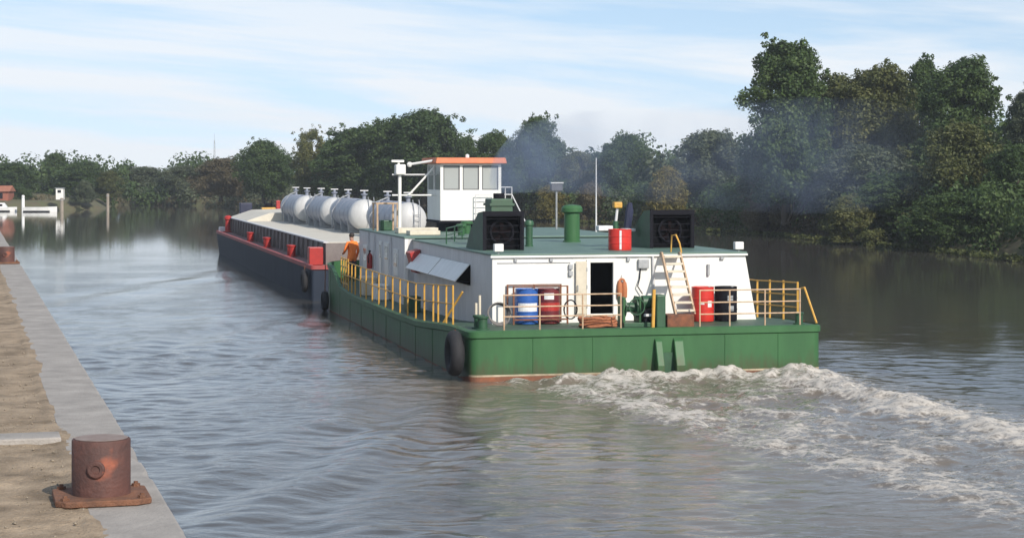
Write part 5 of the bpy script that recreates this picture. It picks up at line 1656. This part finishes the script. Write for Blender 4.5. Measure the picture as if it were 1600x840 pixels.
def mpost(label, loc, hh, r, m):
    p = thing('mooring_post', label, 'post', loc, 0, 'mooring posts on the far left')
    MB().lathe([(r * 1.05, -1.5), (r, hh - 0.08), (r * 0.8, hh), (0.001, hh + 0.02)], (0, 0, 0), 12).build('pile', m, p, smooth=True)
    MB().lathe([(r * 1.12, hh - 0.3), (r * 1.12, hh - 0.22)], (0, 0, 0), 12).build('band', M_STEEL, p)
mpost('white mooring post at the left end of the low white boat', (-64.8, 254.5, 0), 2.2, 0.2, M_BOAT)
mpost('brown mooring post near the white kiosk at the right end of the white boat', (-59.9, 255.5, 0), 1.8, 0.24, M_WOOD)
mpost('grey mooring post standing alone right of the far left boats', (-54.0, 256.5, 0), 2.4, 0.2, M_WOOD)
ki = thing('kiosk', 'small white kiosk with dark window on the far left bank', 'kiosk', (-62.0, 263.5, 1.9))
MB().box((-0.5, -0.5, -0.4), (0.5, 0.5, 1.15)).build('wall', M_WHITE, ki, bevel=0.03)
MB().box((-0.6, -0.6, 1.152), (0.6, 0.6, 1.22)).build('roof', M_STEEL, ki)
MB().box((-0.25, -0.52, 0.55), (0.22, -0.502, 0.92)).build('window', M_BLACK, ki)
rc = thing('brick_cabin', 'red brick cabin with tiled roof at the left edge of the picture', 'cabin', (-70.5, 266.5, 0.9))
MB().box((-3, -1.5, 0), (1.0, 1.5, 1.7)).build('wall', M_BRICK, rc)
MB().prism([(-1.8, 1.7), (1.8, 1.7), (0, 2.5)], -3.3, 1.2, 'x').build('roof', M_TILE, rc)
MB().box((-0.6, -1.53, 0.7), (0.2, -1.502, 1.5)).build('window', M_BLACK, rc)
MB().box((-2.2, -1.53, 0.0), (-1.4, -1.502, 1.6)).build('door', M_WOOD, rc)
am = thing('antenna_mast', 'thin lattice mast above the far trees', 'mast', ((335 - 800) / 3000 * 420, 420, 1.5))
ab = MB()
for k in range(3):
    a = k * 2.094
    ab.tube([(0.35 * math.cos(a), 0.35 * math.sin(a), 0), (0.12 * math.cos(a), 0.12 * math.sin(a), 10.8)], 0.035, 5)
for i in range(12):
    z = i * 0.9
    r_ = 0.35 - 0.23 * z / 10.8
    ab.tube([(r_, 0, z), (-r_ * 0.5, r_ * 0.87, z + 0.9)], 0.02, 4).tube([(-r_ * 0.5, r_ * 0.87, z), (-r_ * 0.5, -r_ * 0.87, z + 0.9)], 0.02, 4)
ab.build('lattice', M_STEEL, am)
MB().tube([(0, 0, 10.6), (0, 0, 12.3)], 0.03, 5).build('aerial', M_STEEL, am)

# ------------------------------------------------------------------ exhaust smoke
def smoke():
    path = [(2.6, 8.4, 4.40, 0.16), (2.8, 8.9, 4.75, 0.40), (3.4, 9.8, 5.15, 0.75), (4.4, 11.2, 5.5, 1.1), (6.4, 13.5, 5.7, 1.35), (9.4, 16.5, 5.6, 1.55), (13.0, 20, 5.6, 1.9), (17.5, 24, 5.7, 2.3), (23, 29, 5.8, 2.4), (29, 34, 5.9, 1.6)]
    b = MB()
    b.tube([S(p[0], p[1], p[2]) for p in path], [p[3] for p in path], 14)
    m = bpy.data.materials.new('exhaust_smoke')
    m.use_nodes = True
    t = m.node_tree
    t.nodes.clear()
    o_ = t.nodes.new('ShaderNodeOutputMaterial')
    pvn = t.nodes.new('ShaderNodeVolumePrincipled')
    pvn.inputs['Color'].default_value = (0.46, 0.58, 0.82, 1)
    pvn.inputs['Anisotropy'].default_value = 0.1
    tcn = t.nodes.new('ShaderNodeTexCoord')
    nn = t.nodes.new('ShaderNodeTexNoise')
    nn.inputs['Scale'].default_value = 0.75
    nn.inputs['Detail'].default_value = 3
    t.links.new(tcn.outputs['Object'], nn.inputs['Vector'])
    mr = t.nodes.new('ShaderNodeMapRange')
    mr.inputs['From Min'].default_value = 0.42
    mr.inputs['From Max'].default_value = 0.68
    mr.inputs['To Min'].default_value = 0.16
    t.links.new(nn.outputs['Fac'], mr.inputs['Value'])
    sx_ = t.nodes.new('ShaderNodeSeparateXYZ')
    t.links.new(tcn.outputs['Object'], sx_.inputs[0])
    fall = t.nodes.new('ShaderNodeMapRange')
    fall.interpolation_type = 'SMOOTHSTEP'
    fall.inputs['From Min'].default_value = -1.5
    fall.inputs['From Max'].default_value = 4.5
    fall.inputs['To Min'].default_value = 0.36
    fall.inputs['To Max'].default_value = 0.042
    t.links.new(sx_.outputs[0], fall.inputs['Value'])
    mu = t.nodes.new('ShaderNodeMath')
    mu.operation = 'MULTIPLY'
    t.links.new(mr.outputs[0], mu.inputs[0])
    t.links.new(fall.outputs[0], mu.inputs[1])
    f2 = t.nodes.new('ShaderNodeMapRange')
    f2.interpolation_type = 'SMOOTHSTEP'
    f2.inputs['From Min'].default_value = 20.0
    f2.inputs['From Max'].default_value = 10.0
    t.links.new(sx_.outputs[0], f2.inputs['Value'])
    mu2 = t.nodes.new('ShaderNodeMath')
    mu2.operation = 'MULTIPLY'
    t.links.new(mu.outputs[0], mu2.inputs[0])
    t.links.new(f2.outputs[0], mu2.inputs[1])
    t.links.new(mu2.outputs[0], pvn.inputs['Density'])
    t.links.new(pvn.outputs[0], o_.inputs['Volume'])
    o = b.build('exhaust_smoke', m, None)
    tag(o, 'thin blue exhaust smoke drifting right from the tug funnel', 'smoke', kind='stuff')
smoke()

# ------------------------------------------------------------------ haze
def haze():
    b = MB().box((-420, -45, -2.2), (320, 640, 24))
    m = bpy.data.materials.new('haze')
    m.use_nodes = True
    t = m.node_tree
    t.nodes.clear()
    o_ = t.nodes.new('ShaderNodeOutputMaterial')
    pvn = t.nodes.new('ShaderNodeVolumePrincipled')
    pvn.inputs['Color'].default_value = (0.80, 0.87, 0.95, 1)
    pvn.inputs['Density'].default_value = 0.00028
    t.links.new(pvn.outputs[0], o_.inputs['Volume'])
    o = b.build('haze', m, None)
    tag(o, 'thin haze over the river', 'haze', kind='stuff')
USE_HAZE = True
if USE_HAZE:
    haze()
